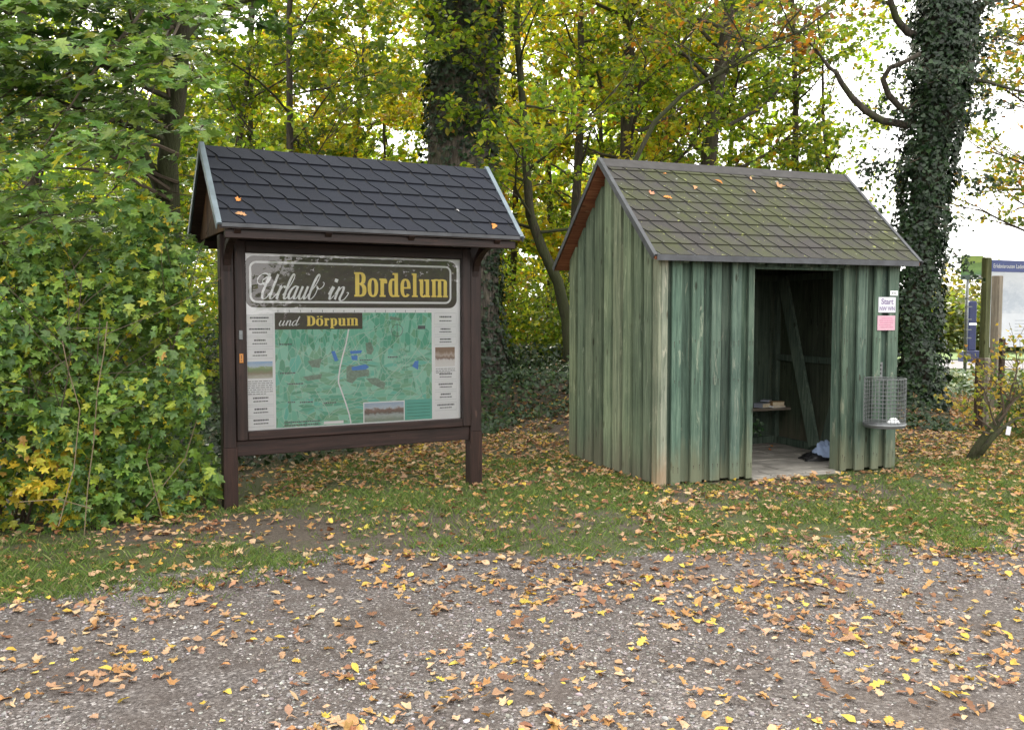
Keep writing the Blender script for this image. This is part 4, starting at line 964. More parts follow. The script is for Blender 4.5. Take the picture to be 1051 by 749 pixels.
def vine(label, pts, seed, n=120, size=.06, normal=(0, -1, .2)):
    t = Tree(seed); e_ = empty('ivy_vine', hut_pt(*pts[0]), 0, label=label, cat='ivy', group='ivy inside the hut')
    base = np.array(hut_pt(*pts[0])); q = [np.array(hut_pt(*p_)) - base for p_ in pts]
    m_ = MB(); m_.tube(q, .004, 5); m_.build('stem', M['twig'], e_)
    P = []
    for _ in range(n): i = random.randrange(len(q) - 1); f = random.random(); P.append(q[i] * (1 - f) + q[i + 1] * f + np.array([random.gauss(0, .06), random.gauss(-.02, .02), random.gauss(0, .06)]))
    scatter('leaves', P, normal, size * rng.uniform(.6, 1.3, n), palette(n, [(.03, .08, .025), (.05, .11, .035), (.02, .05, .02)], [3, 3, 2]), M['ivy'], e_, T_IVY, spin=(0, 0, -1), jit=.35)
vine('ivy growing up the back wall inside the hut, left of the doorway view', [(1.66, 1.82, .7), (1.7, 1.82, 1.0), (1.64, 1.82, 1.3), (1.72, 1.82, 1.55)], 301, 110)
vine('ivy sprays growing under the bench inside the hut', [(1.9, 1.78, .03), (2.0, 1.75, .2), (2.15, 1.72, .32), (2.3, 1.76, .2)], 302, 120)

# ============================================================ THE MAP BOARD
SX, SY, SYAW = -2.1216, 7.1619, .4958
SW, SB, ST = 1.889, .611, 2.031
sg = empty('map_board', (SX, SY, 0), SYAW, label='dark brown roofed display case with a green village map', cat='notice board')
for nm, a0, a1 in (('post', -.192, -.088), ('post', 1.972, 2.082)):
    b = MB(); b.cbox(a0, a1, -.028, .088, -.05, 2.17, .006, (1, 1, 1)); b.cbox(a0 - .004, a1 + .004, -.036, -.0285, .0, .49, .004, (1.25, 1.1, 1.0)); b.build('post', M['brown'], sg)
b = MB(); b.cbox(-.0875, 1.971, -.012, .07, .412, .5375, .005, (1.1, 1.05, 1.05)); b.build('lower_rail', M['brown_x'], sg)
b = MB(); b.cbox(-.0875, 1.971, -.02, .07, 2.127, 2.20, .005, (.8, .8, .8)); b.build('upper_rail', M['brown_x'], sg)
b = MB()
for q_ in ((-.0865, .0), (SW, 1.97)): part('door_stile', M['brown'], sg, 'cbox', *q_, -.045, .05, .54, 2.125, .006)
part('door_rail', M['brown_x'], sg, 'cbox', .0005, SW - .0005, -.0445, .05, .54, SB, .006, (1.1, 1.05, 1.05)); part('door_rail', M['brown_x'], sg, 'cbox', .0005, SW - .0005, -.0445, .05, ST, 2.125, .006, (.8, .8, .8))
b = MB(); b.box(.0, SW, .012, .03, SB, ST); panel = b.build('white_panel', M['white'], sg)
b = MB(); b.add([(0, -.008, SB), (SW, -.008, SB), (SW, -.008, ST), (0, -.008, ST)], [(0, 1, 2, 3)]); b.build('glass_pane', M['glass'], sg)
b = MB(); b.cbox(-.062, -.032, -.050, -.0455, 1.345, 1.42, .003); b.build('lock_plate', M['galv'], sg)
b = MB(); b.cbox(-.062, -.030, -.050, -.0455, 1.16, 1.235, .003); b.build('lock_plate', M['brass'], sg)
b = MB()
for z in (1.18, 1.2, 1.215): b.tube([(-.046, -.0515, z), (-.046, -.0503, z)], .005, 8)
b.build('keyhole', M['black'], sg)
# print layers: y slightly in front of the panel face (0.012)
LAY = [.0115]
def ribbon(b, pts, wd, y, closed=False):
    P = [np.array(p_, float) for p_ in pts]; n = len(P); L_, R_ = [], []
    ws = wd if hasattr(wd, '__len__') else [wd] * n
    for i in range(n):
        a, c = P[(i - 1) % n] if (closed or i) else P[0], P[(i + 1) % n] if (closed or i < n - 1) else P[-1]
        d = c - a; d /= np.linalg.norm(d) + 1e-9; nn = np.array((-d[1], d[0])) * ws[i] / 2
        L_.append(P[i] + nn); R_.append(P[i] - nn)
    vs = [(q[0], y, q[1]) for q in L_] + [(q[0], y, q[1]) for q in R_]
    fs = [(i, n + i, n + (i + 1) % n, (i + 1) % n) for i in range(n if closed else n - 1)]
    b.add(vs, fs)
def poly(b, pts, y): b.add([(p_[0], y, p_[1]) for p_ in pts], [tuple(range(len(pts)))])
def rrect(x0, x1, z0, z1, r, n=8):
    o_ = []
    for cx, cz, a0 in ((x1 - r, z0 + r, -90), (x1 - r, z1 - r, 0), (x0 + r, z1 - r, 90), (x0 + r, z0 + r, 180)):
        for k in range(n + 1): a = R(a0 + 90 * k / n); o_.append((cx + r * math.cos(a), cz + r * math.sin(a)))
    return o_
b = MB(); poly(b, rrect(.004, 1.856, 1.598, 2.012, .075), .0112); b.build('header_panel', M['hdr_brown'], sg)
b = MB(); ribbon(b, rrect(.046, 1.795, 1.644, 1.962, .05), .017, .0104, True); b.build('header_border', M['letter_white'], sg)
b = MB(); b.add([(.235, .0112, .62), (1.612, .0112, .62), (1.612, .0112, 1.558), (.235, .0112, 1.558)], [(0, 1, 2, 3)]); b.build('map_print', M['map'], sg)
b = MB(); b.add([(.235, .0096, 1.42), (.975, .0096, 1.42), (.975, .0096, 1.558), (.235, .0096, 1.558)], [(0, 1, 2, 3)]); b.build('title_panel', M['hdr_brown'], sg)
# map detail
b = MB(); rd = random.Random(3)
for k in range(64):
    x, z = rd.uniform(.26, 1.58), rd.uniform(.65, 1.5); a = rd.choice((-.75, -.7, .8, .85, 0, 1.57)) + rd.gauss(0, .12); L = rd.uniform(.12, .5); pts = []
    for j in range(7):
        if .238 < x < 1.608 and .623 < z < 1.555 and not (x < .985 and z > 1.41): pts.append((x, z))
        else: break
        a += rd.gauss(0, .12); x += math.cos(a) * L / 6; z += math.sin(a) * L / 6
    if len(pts) > 2: ribbon(b, pts, rd.choice((.0025, .0035, .005)), .0106 - k * 8e-6)
for (cx, cz) in ((.5, .86), (.62, .80), (1.27, 1.13), (1.33, 1.17), (.43, .93)):     # villages: knots of short lanes
    for j in range(22):
        x, z, a = cx + rd.gauss(0, .05), cz + rd.gauss(0, .035), rd.uniform(0, 3.1); l = rd.uniform(.01, .03)
        ribbon(b, [(x, z), (x + math.cos(a) * l, z + math.sin(a) * l)], .003, .0100 - j * 6e-6)
b.build('map_lanes', plain('map_line', (.42, .60, .50), .5, 0, .05, 9, 0), sg)
b = MB(); pts = [(.853, 1.42), (.845, 1.38), (.83, 1.30), (.80, 1.20), (.775, 1.10), (.762, 1.02), (.76, .97), (.785, .90), (.82, .80), (.85, .70), (.865, .622)]
ribbon(b, pts, .012, .0094); b.build('map_road', M['letter_white'], sg)
b = MB()
for k, ps in enumerate([[(.70, 1.235), (.73, 1.24), (.76, 1.16), (.73, 1.15)], [(.86, 1.235), (.97, 1.24), (.96, 1.215), (.87, 1.21)], [(.87, 1.195), (.93, 1.195), (.925, 1.155), (.88, 1.16)], [(.875, 1.10), (1.0, 1.12), (1.03, 1.095), (1.0, 1.075), (.88, 1.07)], [(1.45, 1.135), (1.485, 1.14), (1.48, 1.06), (1.425, 1.09)]]): poly(b, ps, .0092 - k * 1e-5)
b.build('map_lakes', M['lake'], sg)
b = MB()
for k, ps in enumerate([[(1.0, 1.30), (1.05, 1.31), (1.075, 1.24), (1.05, 1.20), (1.01, 1.21)], [(.83, 1.10), (.86, 1.12), (1.03, 1.07), (1.03, 1.02), (.93, 1.01), (.88, .96), (.83, .98)], [(1.0, 1.0), (1.1, 1.0), (1.18, .95), (1.16, .90), (1.05, .95)], [(.5, 1.16), (.62, 1.18), (.6, 1.10), (.53, 1.11)], [(.46, 1.03), (.62, 1.05), (.61, 1.01), (.5, .995)], [(1.22, 1.53), (1.33, 1.51), (1.3, 1.49), (1.22, 1.50)]]): poly(b, ps, .0102 - k * 1e-5)
b.build('map_woods', M['forest_print'], sg)
b = MB(); ribbon(b, [(1.287 + .052 * math.cos(k * .2618), 1.405 + .052 * math.sin(k * .2618)) for k in range(24)], .004, .0092, True); ribbon(b, [(1.287, 1.345), (1.287, 1.465)], .005, .0090); ribbon(b, [(1.48, 1.43), (1.55, 1.43)], .03, .0091)
for (x, z, l) in ((.27, 1.295, .1), (.27, 1.06, .11), (.33, .97, .12), (.33, .82, .06), (.43, .815, .1), (.63, .80, .1), (1.2, 1.17, .08), (.95, 1.15, .1), (.3, .655, .3), (.3, .63, .28)):
    xx = x
    while xx < x + l: w_ = rd.uniform(.008, .02); b.add([(xx, .0088, z), (xx + w_, .0088, z), (xx + w_, .0088, z + .011), (xx, .0088, z + .011)], [(0, 1, 2, 3)]); xx += w_ + .004
b.build('map_labels', M['ink'], sg)
b = MB(); b.add([(.63, .0086, .628), (.80, .0086, .628), (.80, .0086, .652), (.63, .0086, .652)], [(0, 1, 2, 3)]); b.add([(.975, .0094, .622), (1.352, .0094, .622), (1.352, .0094, .795), (.975, .0094, .795)], [(0, 1, 2, 3)]); b.build('picture_border', M['white'], sg)
m_lake = photo_mat('lake_picture', [(.1, (.25, .33, .27)), (.32, (.40, .47, .46)), (.45, (.14, .10, .08)), (.62, (.25, .16, .12)), (.72, (.50, .58, .66)), (.9, (.36, .48, .62))], (22, 1, 40), z0=.625, z1=.79)
b = MB(); b.add([(.984, .0084, .624), (1.343, .0084, .624), (1.343, .0084, .786), (.984, .0084, .786)], [(0, 1, 2, 3)]); b.build('picture', m_lake, sg)
b = MB(); b.add([(1.353, .0094, .624), (1.61, .0094, .624), (1.61, .0094, .80), (1.353, .0094, .80)], [(0, 1, 2, 3)]); b.build('legend_box', plain('legend_green', (.10, .45, .36), .5, 0, .05, 9, 0), sg)
b = MB()
for k in range(5): b.add([(1.37, .0084, .65 + k * .028), (1.59, .0084, .65 + k * .028), (1.59, .0084, .656 + k * .028), (1.37, .0084, .656 + k * .028)], [(0, 1, 2, 3)])
b.build('legend_lines', plain('legend_ink', (.05, .26, .20), .5), sg)
m_l = photo_mat('meadow_picture', [(.05, (.5, .5, .42)), (.3, (.28, .24, .16)), (.5, (.20, .30, .12)), (.66, (.30, .40, .2)), (.72, (.50, .62, .72)), (1, (.25, .45, .72))], (14, 1, 30), z0=1.03, z1=1.165)
m_r = photo_mat('winter_picture', [(.1, (.75, .74, .72)), (.35, (.7, .68, .66)), (.45, (.2, .12, .08)), (.6, (.5, .42, .36)), (.8, (.25, .16, .1))], (42, 1, 12), z0=1.08, z1=1.25)
b = MB(); b.add([(.012, .0104, 1.03), (.212, .0104, 1.03), (.212, .0104, 1.165), (.012, .0104, 1.165)], [(0, 1, 2, 3)]); b.build('picture', m_l, sg)
b = MB(); b.add([(1.645, .0104, 1.082), (1.835, .0104, 1.082), (1.835, .0104, 1.252), (1.645, .0104, 1.252)], [(0, 1, 2, 3)]); b.build('picture', m_r, sg)
# side columns: small advertiser boxes (too small to read in the photograph: faded lines only)
b = MB(); g_ = MB(); kk = 0
def adbox(x0, x1, z0, z1):
    global kk; kk += 1
    ribbon(g_, [(x0, z0), (x1, z0), (x1, z1), (x0, z1)], .0022, .0105 - kk * 5e-6, True)
    cx = (x0 + x1) / 2; hw = (x1 - x0) * .42
    for zz, ww, hh in ((z0 + (z1 - z0) * .60, hw * rd.uniform(.45, 1), .013), (z0 + (z1 - z0) * .26, hw * .66, .009)):
        x = cx - ww
        while x < cx + ww: w_ = rd.uniform(.007, .022); b.add([(x, .0102, zz), (min(x + w_, cx + ww), .0102, zz), (min(x + w_, cx + ww), .0102, zz + hh), (x, .0102, zz + hh)], [(0, 1, 2, 3)]); x += w_ + .003
for z0 in (1.465, 1.375, 1.285, 1.19): adbox(.008, .218, z0, z0 + .075)
for z0 in (.82, .73, .64): adbox(.008, .218, z0, z0 + .075)
for z0, h in ((1.455, .1), (1.365, .07), (1.275, .07)): adbox(1.64, 1.85, z0, z0 + h)
for z0 in (.965, .875, .785, .69): adbox(1.64, 1.85, z0, z0 + .07)
for x0, x1, z_, n_ in ((.012, .212, 1.012, 7), (1.65, 1.835, 1.066, 3)):
    for k in range(n_):
        x = x0; z = z_ - k * .017 - .008
        while x < x1 - (.06 if k == n_ - 1 else 0): w_ = rd.uniform(.01, .04); b.add([(x, .0102, z), (min(x + w_, x1), .0102, z), (min(x + w_, x1), .0102, z + .005), (x, .0102, z + .005)], [(0, 1, 2, 3)]); x += w_ + .006
for k in range(15): x = .26 + k * .092; b.add([(x, .0102, 1.562), (x + .004, .0102, 1.562), (x + .004, .0102, 1.58), (x, .0102, 1.58)], [(0, 1, 2, 3)])
b.build('advert_print', M['ink'], sg); g_.build('advert_boxes', plain('thin_rule', (.45, .48, .50), .6), sg)

# lettering ----------------------------------------------------
class Glyph:
    """slab letters drawn from bars and rings; y layering avoids coplanar overlap"""
    def __init__(s, y): s.b = MB(); s.y = y
    def ny(s): s.y -= 1.2e-5; return s.y
    def rect(s, x0, z0, x1, z1): y = s.ny(); s.b.add([(s.X(x0), y, s.Z(z0)), (s.X(x1), y, s.Z(z0)), (s.X(x1), y, s.Z(z1)), (s.X(x0), y, s.Z(z1))], [(0, 1, 2, 3)])
    def X(s, x): return s.ox + x * s.sx
    def Z(s, z): return s.oz + z * s.sz
    def ring(s, cx, cz, rx, rz, tx, tz, a0=0, a1=360, n=28, e=2.5):
        y = s.ny(); vs = []; fs = []
        for k in range(n + 1):
            a = R(a0 + (a1 - a0) * k / n); c, q = math.cos(a), math.sin(a)
            px = math.copysign(abs(c) ** (2 / e), c); pz = math.copysign(abs(q) ** (2 / e), q)
            vs += [(s.X(cx + px * rx), y, s.Z(cz + pz * rz)), (s.X(cx + px * (rx - tx)), y, s.Z(cz + pz * (rz - tz)))]
            if k: i = 2 * k; fs.append((i - 2, i, i + 1, i - 1))
        s.b.add(vs, fs)
    def word(s, w_, x, z, sx, sz, gap=.055):
        s.ox, s.oz, s.sx, s.sz = x, z, sx, sz
        st, sf, xh = .155, .075, .76
        for ch in w_:
            R_, G = s.rect, s.ring
            if ch == 'B':
                R_(.04, 0, .04 + st + .02, 1); R_(0, 0, .3, sf); R_(0, 1 - sf, .28, 1); G(.24, .745, .24, .255, .165, .075, -90, 90); G(.25, .27, .26, .27, .17, .08, -90, 90); R_(.1, .49, .26, .56); wd = .51
            elif ch == 'D':
                R_(.04, 0, .04 + st + .02, 1); R_(0, 0, .26, sf); R_(0, 1 - sf, .26, 1); G(.22, .5, .31, .5, .18, .08, -90, 90); wd = .53
            elif ch in 'oö':
                G(.22, xh / 2, .225, xh / 2 + .01, st, .075)
                if ch == 'ö': R_(.05, .85, .17, .98); R_(.27, .85, .39, .98)
                wd = .445
            elif ch == 'e':
                G(.22, xh / 2, .225, xh / 2 + .01, st, .075, 0, 318); R_(.1, .35, .443, .42); wd = .445
            elif ch == 'r': R_(.04, 0, .04 + st, xh); R_(0, 0, .26, sf); R_(0, xh - sf, .1, xh); G(.23, xh - .15, .1, .15, .06, .09, 20, 170, 12); R_(.2, xh - .2, .33, xh - .06); wd = .33
            elif ch == 'd': G(.2, xh / 2, .2, xh / 2 + .01, st, .075, 60, 300); R_(.26, 0, .26 + st, 1); R_(.18, 1 - sf, .3, 1); R_(.3, 0, .47, sf); wd = .47
            elif ch == 'l': R_(.05, 0, .05 + st, 1); R_(0, 0, .26, sf); R_(0, 1 - sf, .1, 1); wd = .26
            elif ch == 'u': R_(.04, .15, .04 + st, xh); R_(0, xh - sf, .1, xh); G(.2, .18, .16, .19, st * .8, .075, 180, 330); R_(.30, 0, .30 + st, xh); R_(.24, xh - sf, .35, xh); R_(.4, 0, .5, sf); wd = .50
            elif ch in 'mn':
                R_(0, xh - sf, .1, xh); xs_ = (.04, .30, .56) if ch == 'm' else (.04, .30)
                for k, xx in enumerate(xs_): R_(xx, 0, xx + st, xh - (.0 if k == 0 else .1)); R_(xx - .035, 0, xx + st + .035, sf)
                for xx in xs_[:-1]: G(xx + st + .03, xh - .13, .225, .15, st * .8, .075, 0, 120, 12)
                wd = xs_[-1] + st + .04
            elif ch == 'p': R_(.04, -.26, .04 + st, xh); R_(0, -.26, .26, -.26 + sf); R_(0, xh - sf, .1, xh); G(.24, xh / 2, .21, xh / 2 + .01, st, .075, -120, 120); wd = .455
            s.ox += (wd + gap) * s.sx
        return s.ox
def word_len(w_, gap=.055):
    wd = {'B': .51, 'D': .53, 'o': .445, 'ö': .445, 'e': .445, 'r': .33, 'd': .47, 'l': .26, 'u': .5, 'm': .755, 'n': .495, 'p': .455}
    return sum(wd[c] + gap for c in w_) - gap
for w_, x0, x1, z0, h in (('Bordelum', .905, 1.768, 1.693, .205), ('Dörpum', .497, .937, 1.449, .082)):
    sx = (x1 - x0) / word_len(w_)
    sh_ = Glyph(.0094); sh_.word(w_, x0 + .004, z0 - .004, sx, h); sh_.b.build('lettering_shadow', M['black'], sg)
    g = Glyph(.0078); g.word(w_, x0, z0, sx, h); g.b.build('lettering', M['letter_yellow'], sg)
def crom(pts, n=7):
    P = [np.array(p_, float) for p_ in pts]; P = [2 * P[0] - P[1]] + P + [2 * P[-1] - P[-2]]; o_ = []
    for i in range(1, len(P) - 2):
        for k in range(n):
            t = k / n; a, b_, c, d = P[i - 1:i + 3]
            o_.append(.5 * ((2 * b_) + (c - a) * t + (2 * a - 5 * b_ + 4 * c - d) * t * t + (3 * b_ - a - 3 * c + d) * t ** 3))
    o_.append(P[-2]); return o_
SCR = {
 'U': ([[(-.15, 1.25), (-.45, 1.1), (-.75, 1.35), (-.7, 1.75), (-.3, 1.95), (.1, 1.7), (.1, 1.3), (-.15, 1.1), (-.35, 1.35), (-.2, 1.6), (.05, 1.75)], [(.05, 1.95), (.02, 1.2), (-.02, .5), (.12, .05), (.4, .1), (.62, .7), (.72, 1.9)], [(.72, 1.9), (.66, .8), (.68, .15), (.85, .02), (1.1, .35)]], 1.12),
 'r': ([[(0, .35), (.14, .95), (.16, 1.08)], [(.14, 1.0), (.13, .5), (.12, .0)], [(.13, .45), (.28, .9), (.42, 1.0), (.52, .85)]], .55),
 'l': ([[(-.05, .3), (.3, 1.0), (.42, 1.7), (.3, 1.95), (.17, 1.6), (.12, .9), (.12, .2), (.26, .0), (.45, .3)]], .43),
 'a': ([[(.52, .85), (.35, 1.02), (.1, .75), (.03, .3), (.18, .0), (.38, .2), (.52, .9)], [(.54, 1.0), (.49, .4), (.54, .05), (.7, .05), (.82, .35)]], .80),
 'u': ([[(0, .35), (.13, 1.0)], [(.13, 1.0), (.08, .35), (.2, .0), (.38, .15), (.55, 1.0)], [(.55, 1.0), (.5, .3), (.6, .0), (.82, .35)]], .80),
 'b': ([[(-.05, .3), (.3, 1.0), (.45, 1.7), (.33, 1.95), (.18, 1.6), (.1, .8), (.12, .15), (.32, .0), (.55, .35), (.58, .9), (.42, 1.05)], [(.5, .95), (.75, .8), (.98, 1.0), (1.0, 1.25), (.85, 1.35)]], 1.0),
 'i': ([[(0, .35), (.13, 1.0)], [(.13, 1.0), (.08, .35), (.16, .0), (.38, .35)], [(.17, 1.62), (.17, 1.36)]], .38),
 'n': ([[(0, .4), (.13, .95), (.17, 1.02)], [(.15, 1.0), (.12, .0)], [(.13, .45), (.32, .95), (.47, .95), (.5, .6), (.44, .1), (.58, -.1), (.8, .05), (.95, .5), (.8, .55)]], .9),
 'm': ([[(0, .4), (.13, .95)]], .6),
 'd': ([[(.5, .85), (.33, 1.02), (.1, .75), (.03, .3), (.18, .0), (.38, .2), (.5, .8)], [(.62, 1.8), (.54, 1.0), (.5, .3), (.6, .0), (.85, .35)]], .8),
 'N': ([[(0, .4), (.13, .95), (.17, 1.02)], [(.15, 1.0), (.12, .0)], [(.13, .45), (.32, .95), (.47, .95), (.5, .5), (.5, .1), (.6, .0), (.8, .35)]], .78)}
def script(w_, x0, x1, z0, xh, y, mat, wt):
    tot = sum(SCR[c][1] for c in w_); sx = (x1 - x0) / tot; b = MB(); x = x0; yy = y
    for c in w_:
        strokes, adv = SCR[c]
        for st in strokes:
            pts = [(x + p_[0] * sx + p_[1] * xh * .36, z0 + p_[1] * xh) for p_ in crom(st)]
            ws = []
            for i in range(len(pts)):
                a, q = pts[max(i - 1, 0)], pts[min(i + 1, len(pts) - 1)]; dx, dz = q[0] - a[0], q[1] - a[1]; L = math.hypot(dx, dz) + 1e-9
                ws.append(wt * (.42 + .75 * max(0, -dz / L) ** 1.3))
            if c == 'i' and len(st) == 2: ws = [wt * 1.6] * len(pts)
            yy -= 3e-5; ribbon(b, pts, ws, yy)
        x += adv * sx
    return b.build('lettering', mat, sg)
script('Urlaub', .125, .60, 1.668, .105, .0088, M['letter_white'], .017)
script('in', .675, .83, 1.668, .105, .0088, M['letter_white'], .017)
script('uNd', .262, .425, 1.452, .042, .0086, M['letter_white'], .0078)

# board roof
ra0, ra1 = -.288, SW + .373; rbE, rzE, rbR, rzR = .198 - .664, 2.21, .198, 2.882
shingle_slope('front_shingles', M['shingle_dark'], sg, ra0 + .028, ra1 - .024, rbE, rzE, rbR, rzR, .157, .182, seed=8, tone=.10)
shingle_slope('back_shingles', M['shingle_dark'], sg, ra0 + .028, ra1 - .024, .198 + .664, rzE, rbR, rzR, .157, .198, seed=9, tone=.10)
b = MB()
for be in (rbE, .198 + .664):
    v = []
    for a in (ra0 + .014, ra1 - .014): v += [(a, be, rzE - .003), (a, rbR, rzR - .003), (a, rbR, rzR - .033), (a, be, rzE - .033)]
    b.add(v, [(0, 3, 2, 1), (4, 5, 6, 7), (0, 1, 5, 4), (1, 2, 6, 5), (2, 3, 7, 6), (3, 0, 4, 7)])
b.build('roof_deck', M['brown_x'], sg)
for a_ in (ra0 + .012, ra1 - .012):
    for be in (rbE - .01, .198 + .674): verge('verge_trim', a_ + (.0003 if be > 0 else 0), .036, be, rzE - .008, rbR, rzR + (.012 if be < 0 else .0105), M['zinc'], sg)
b = MB(); b.box(ra0 + .03, ra1 - .03, rbE - .010, rbE - .004, rzE - .022, rzE + .006); b.build('eave_trim', M['zinc_dark'], sg)
for a in (-.14, .55, 1.24, 2.027):
    for be in (rbE + .02, .198 + .644): part('rafter', M['brown_x'], sg, 'beam', (a, be, rzE - .058), (a, rbR, rzR - .068), .05, .06, (0, 0, 1))
part('eave_beam', M['brown_x'], sg, 'cbox', ra0 + .06, ra1 - .05, rbE + .03, rbE + .08, rzE - .10, rzE - .035, .004); part('eave_beam', M['brown_x'], sg, 'cbox', ra0 + .06, ra1 - .05, .198 + .584, .198 + .634, rzE - .10, rzE - .035, .004)
for a in (ra0 + .09, ra1 - .11):
    b = MB(); x = rbE + .06
    while x < .198 + .6:
        e_ = min(x + .10, .198 + .6); zt = lambda q: rzE + (rzR - rzE) * (1 - abs(q - .198) / .664) - .04
        m_ = [x, e_] if not (x < .198 < e_) else [x, .198, e_]
        for k in range(len(m_) - 1): b.box(a, a + .018, m_[k], m_[k + 1] - .003, rzE - .03, max(zt(m_[k]), rzE - .02), tint(), max(zt(m_[k + 1]), rzE - .02))
        x = e_
    b.build('gable_boards', M['gable'], sg)
for a in (-.14, 2.027):      # curved brackets under the eaves
    b = MB(); pts = []
    for k in range(9): q = k / 8 * math.pi / 2; pts.append((-.03 - .33 * (1 - math.cos(q)), 1.88 + .24 * math.sin(q)))
    for i in range(8):
        (y0, z0), (y1, z1) = pts[i], pts[i + 1]
        b.box(a - .03, a + .03, y1, y0, min(z1 + .0, z1), z1 + .001 + .055, z1b=z0 + .056, z0b=z0)
    b.build('bracket', M['brown'], sg)

# leaves lying on the two roofs
def dead_leaf_mesh(i, col):
    tm = (T_MAPLE, T_OAK, T_MAPLE3, T_OVAL)[i % 4]; V, F = tm; V = V.copy(); rr = np.random.default_rng(i + 5); V[:, 0] *= rr.uniform(.7, 1.05); V[1:, :2] *= rr.uniform(.82, 1.1, (len(V) - 1, 1))
    V[:, 2] += 0.8 * V[:, 0] ** 2 * rr.uniform(.2, 1.4) + .6 * V[:, 1] ** 2 * rr.uniform(-.4, 1.1) + .6 * V[:, 0] * V[:, 1] * rr.uniform(-1, 1) + rr.normal(0, .02, len(V)); V[:, 0] *= rr.uniform(.7, 1)
    me = bpy.data.meshes.new('fallen_leaf'); me.from_pydata([tuple(q) for q in V], [], [tuple(int(z) for z in f) for f in F]); me.update()
    ca = me.color_attributes.new('col', 'FLOAT_COLOR', 'POINT'); c4 = np.ones((len(V), 4), np.float32); c4[:, :3] = np.array(col) * rr.uniform(.85, 1.15, (len(V), 1)); ca.data.foreach_set('color', c4.ravel())
    me.materials.append(M['litter']); return me
def roof_leaf(frame, a, b_, z, slope, size, i, col, label, grp):
    ox, oy, yaw = frame; c, s = math.cos(yaw), math.sin(yaw)
    o = bpy.data.objects.new('fallen_leaf', dead_leaf_mesh(i, col)); C.objects.link(o)
    o.location = (ox + a * c - b_ * s, oy + a * s + b_ * c, z); o.scale = (size,) * 3
    from mathutils import Matrix, Euler
    m_ = Matrix.Rotation(yaw, 4, 'Z') @ Matrix.Rotation(slope, 4, 'X') @ Matrix.Rotation(i * 1.3, 4, 'Z'); o.rotation_euler = m_.to_euler()
    tag(o, label, 'leaf', grp)
OR_ = (.62, .25, .06); TN = (.50, .27, .13); YL = (.72, .5, .06)
sl = math.atan2(.672, .664); sf = (SX, SY, SYAW)
def bz(frac): return rbE + .664 * frac, rzE + .672 * frac + .022
for k, (a, f, c_, s_, lb) in enumerate([(-.10, .27, OR_, .07, 'small orange leaf at the left verge of the black board roof, higher of two'), (-.10, .09, TN, .085, 'tan leaf at the lower left corner of the black board roof'), (2.02, .10, OR_, .09, 'orange leaf near the lower right corner of the black board roof'), (1.74, .30, (.7, .7, .72), .03, 'tiny white scrap-like leaf on the right part of the black board roof')]):
    b_, z = bz(f); roof_leaf(sf, a, b_, z, sl, s_, k, c_, lb, 'leaves on the board roof')
slh = math.atan(RS)
for k, (a, f, c_, s_, lb) in enumerate([(.20, .62, (.55, .25, .15), .09, 'pinkish leaf at the left verge halfway up the hut roof'), (.36, .58, OR_, .09, 'orange leaf lying flat just right of the pinkish one on the hut roof'), (.74, .71, TN, .08, 'tan leaf on the upper left third of the hut roof'), (1.08, .80, OR_, .09, 'orange leaf standing on edge near the hut ridge, left part'), (1.80, .79, TN, .12, 'large tan leaf near the middle of the hut ridge'), (1.42, .70, (.6, .38, .2), .06, 'small pale leaf in the middle of the hut roof'), (.5, .86, OR_, .05, 'small orange leaf just under the hut ridge at the left'), (1.5, .86, (.5, .3, .15), .06, 'small brown leaf under the hut ridge, centre')]):
    roof_leaf((HX, HY, HYAW), a, EB + (RB - EB) * f, EZ + (RZ - EZ) * f + .024, slh, s_, k, c_, lb, 'leaves on the hut roof')

# ============================================================ right-hand background objects
ib = empty('info_board', tuple(at(1008.6, 411, 16) * (1, 1, 0)), .38, label='large white info board with blue header on an olive post, right edge', cat='info board')
b = MB(); b.cbox(-.062, .062, -.06, .06, -.05, 2.54, .01); b.build('post', M['olive'], ib)
b = MB(); b.cbox(1.98, 2.18, -.09, .09, -.05, 2.54, .01); b.build('post', M['olive'], ib)
b = MB(); b.cbox(.07, 1.96, -.03, .0, .95, 2.29, .004); b.build('panel', plain('info_panel', (.66, .70, .78), .5, 0, .05, 6, 0), ib)
b = MB(); b.cbox(.07, 1.96, -.034, .004, 2.292, 2.50, .004); b.build('header', M['blue'], ib)
text('lettering', 'Erlebnisrouten Laden', .105, M['letter_white'], ib, (.12, -.0355, 2.36), sx=.85, ext=.0008)
m_i = photo_mat('info_map', [(.2, (.50, .56, .66)), (.45, (.64, .68, .76)), (.6, (.46, .52, .62)), (.8, (.66, .70, .78))], (5, 1, 7), z0=.5, z1=2.6)
b = MB(); b.add([(.24, -.0315, 1.55), (1.9, -.0315, 1.55), (1.9, -.0315, 2.2), (.24, -.0315, 2.2)], [(0, 1, 2, 3)]); b.build('map_print', m_i, ib)
b = MB()
for k in range(6): b.box(.7, 1.2 + .05 * (k % 3), -.0325, -.0305, 1.42 - k * .06, 1.432 - k * .06)
b.build('printed_lines', plain('faint_print', (.42, .46, .55), .6), ib)
pp = at(1020, 408, 14.6) * (1, 1, 0)
o = empty('wooden_post', tuple(pp), .7, label='tall grey-brown wooden post in front of the info board', cat='post'); b = MB(); b.cbox(-.065, .065, -.065, .065, -.1, 2.16, .008); b.build('shaft', M['greyb'], o)
pp = at(1003.7, 441, 11.95) * (1, 1, 0)
o = empty('wooden_stake', tuple(pp), .1, label='short dark brown stake at the foot of the olive post', cat='post'); b = MB(); b.cbox(-.045, .045, -.04, .04, -.1, .96, .006); b.build('shaft', M['umber'], o)
pp = at(1011.4, 438, 12.2) * (1, 1, 0)
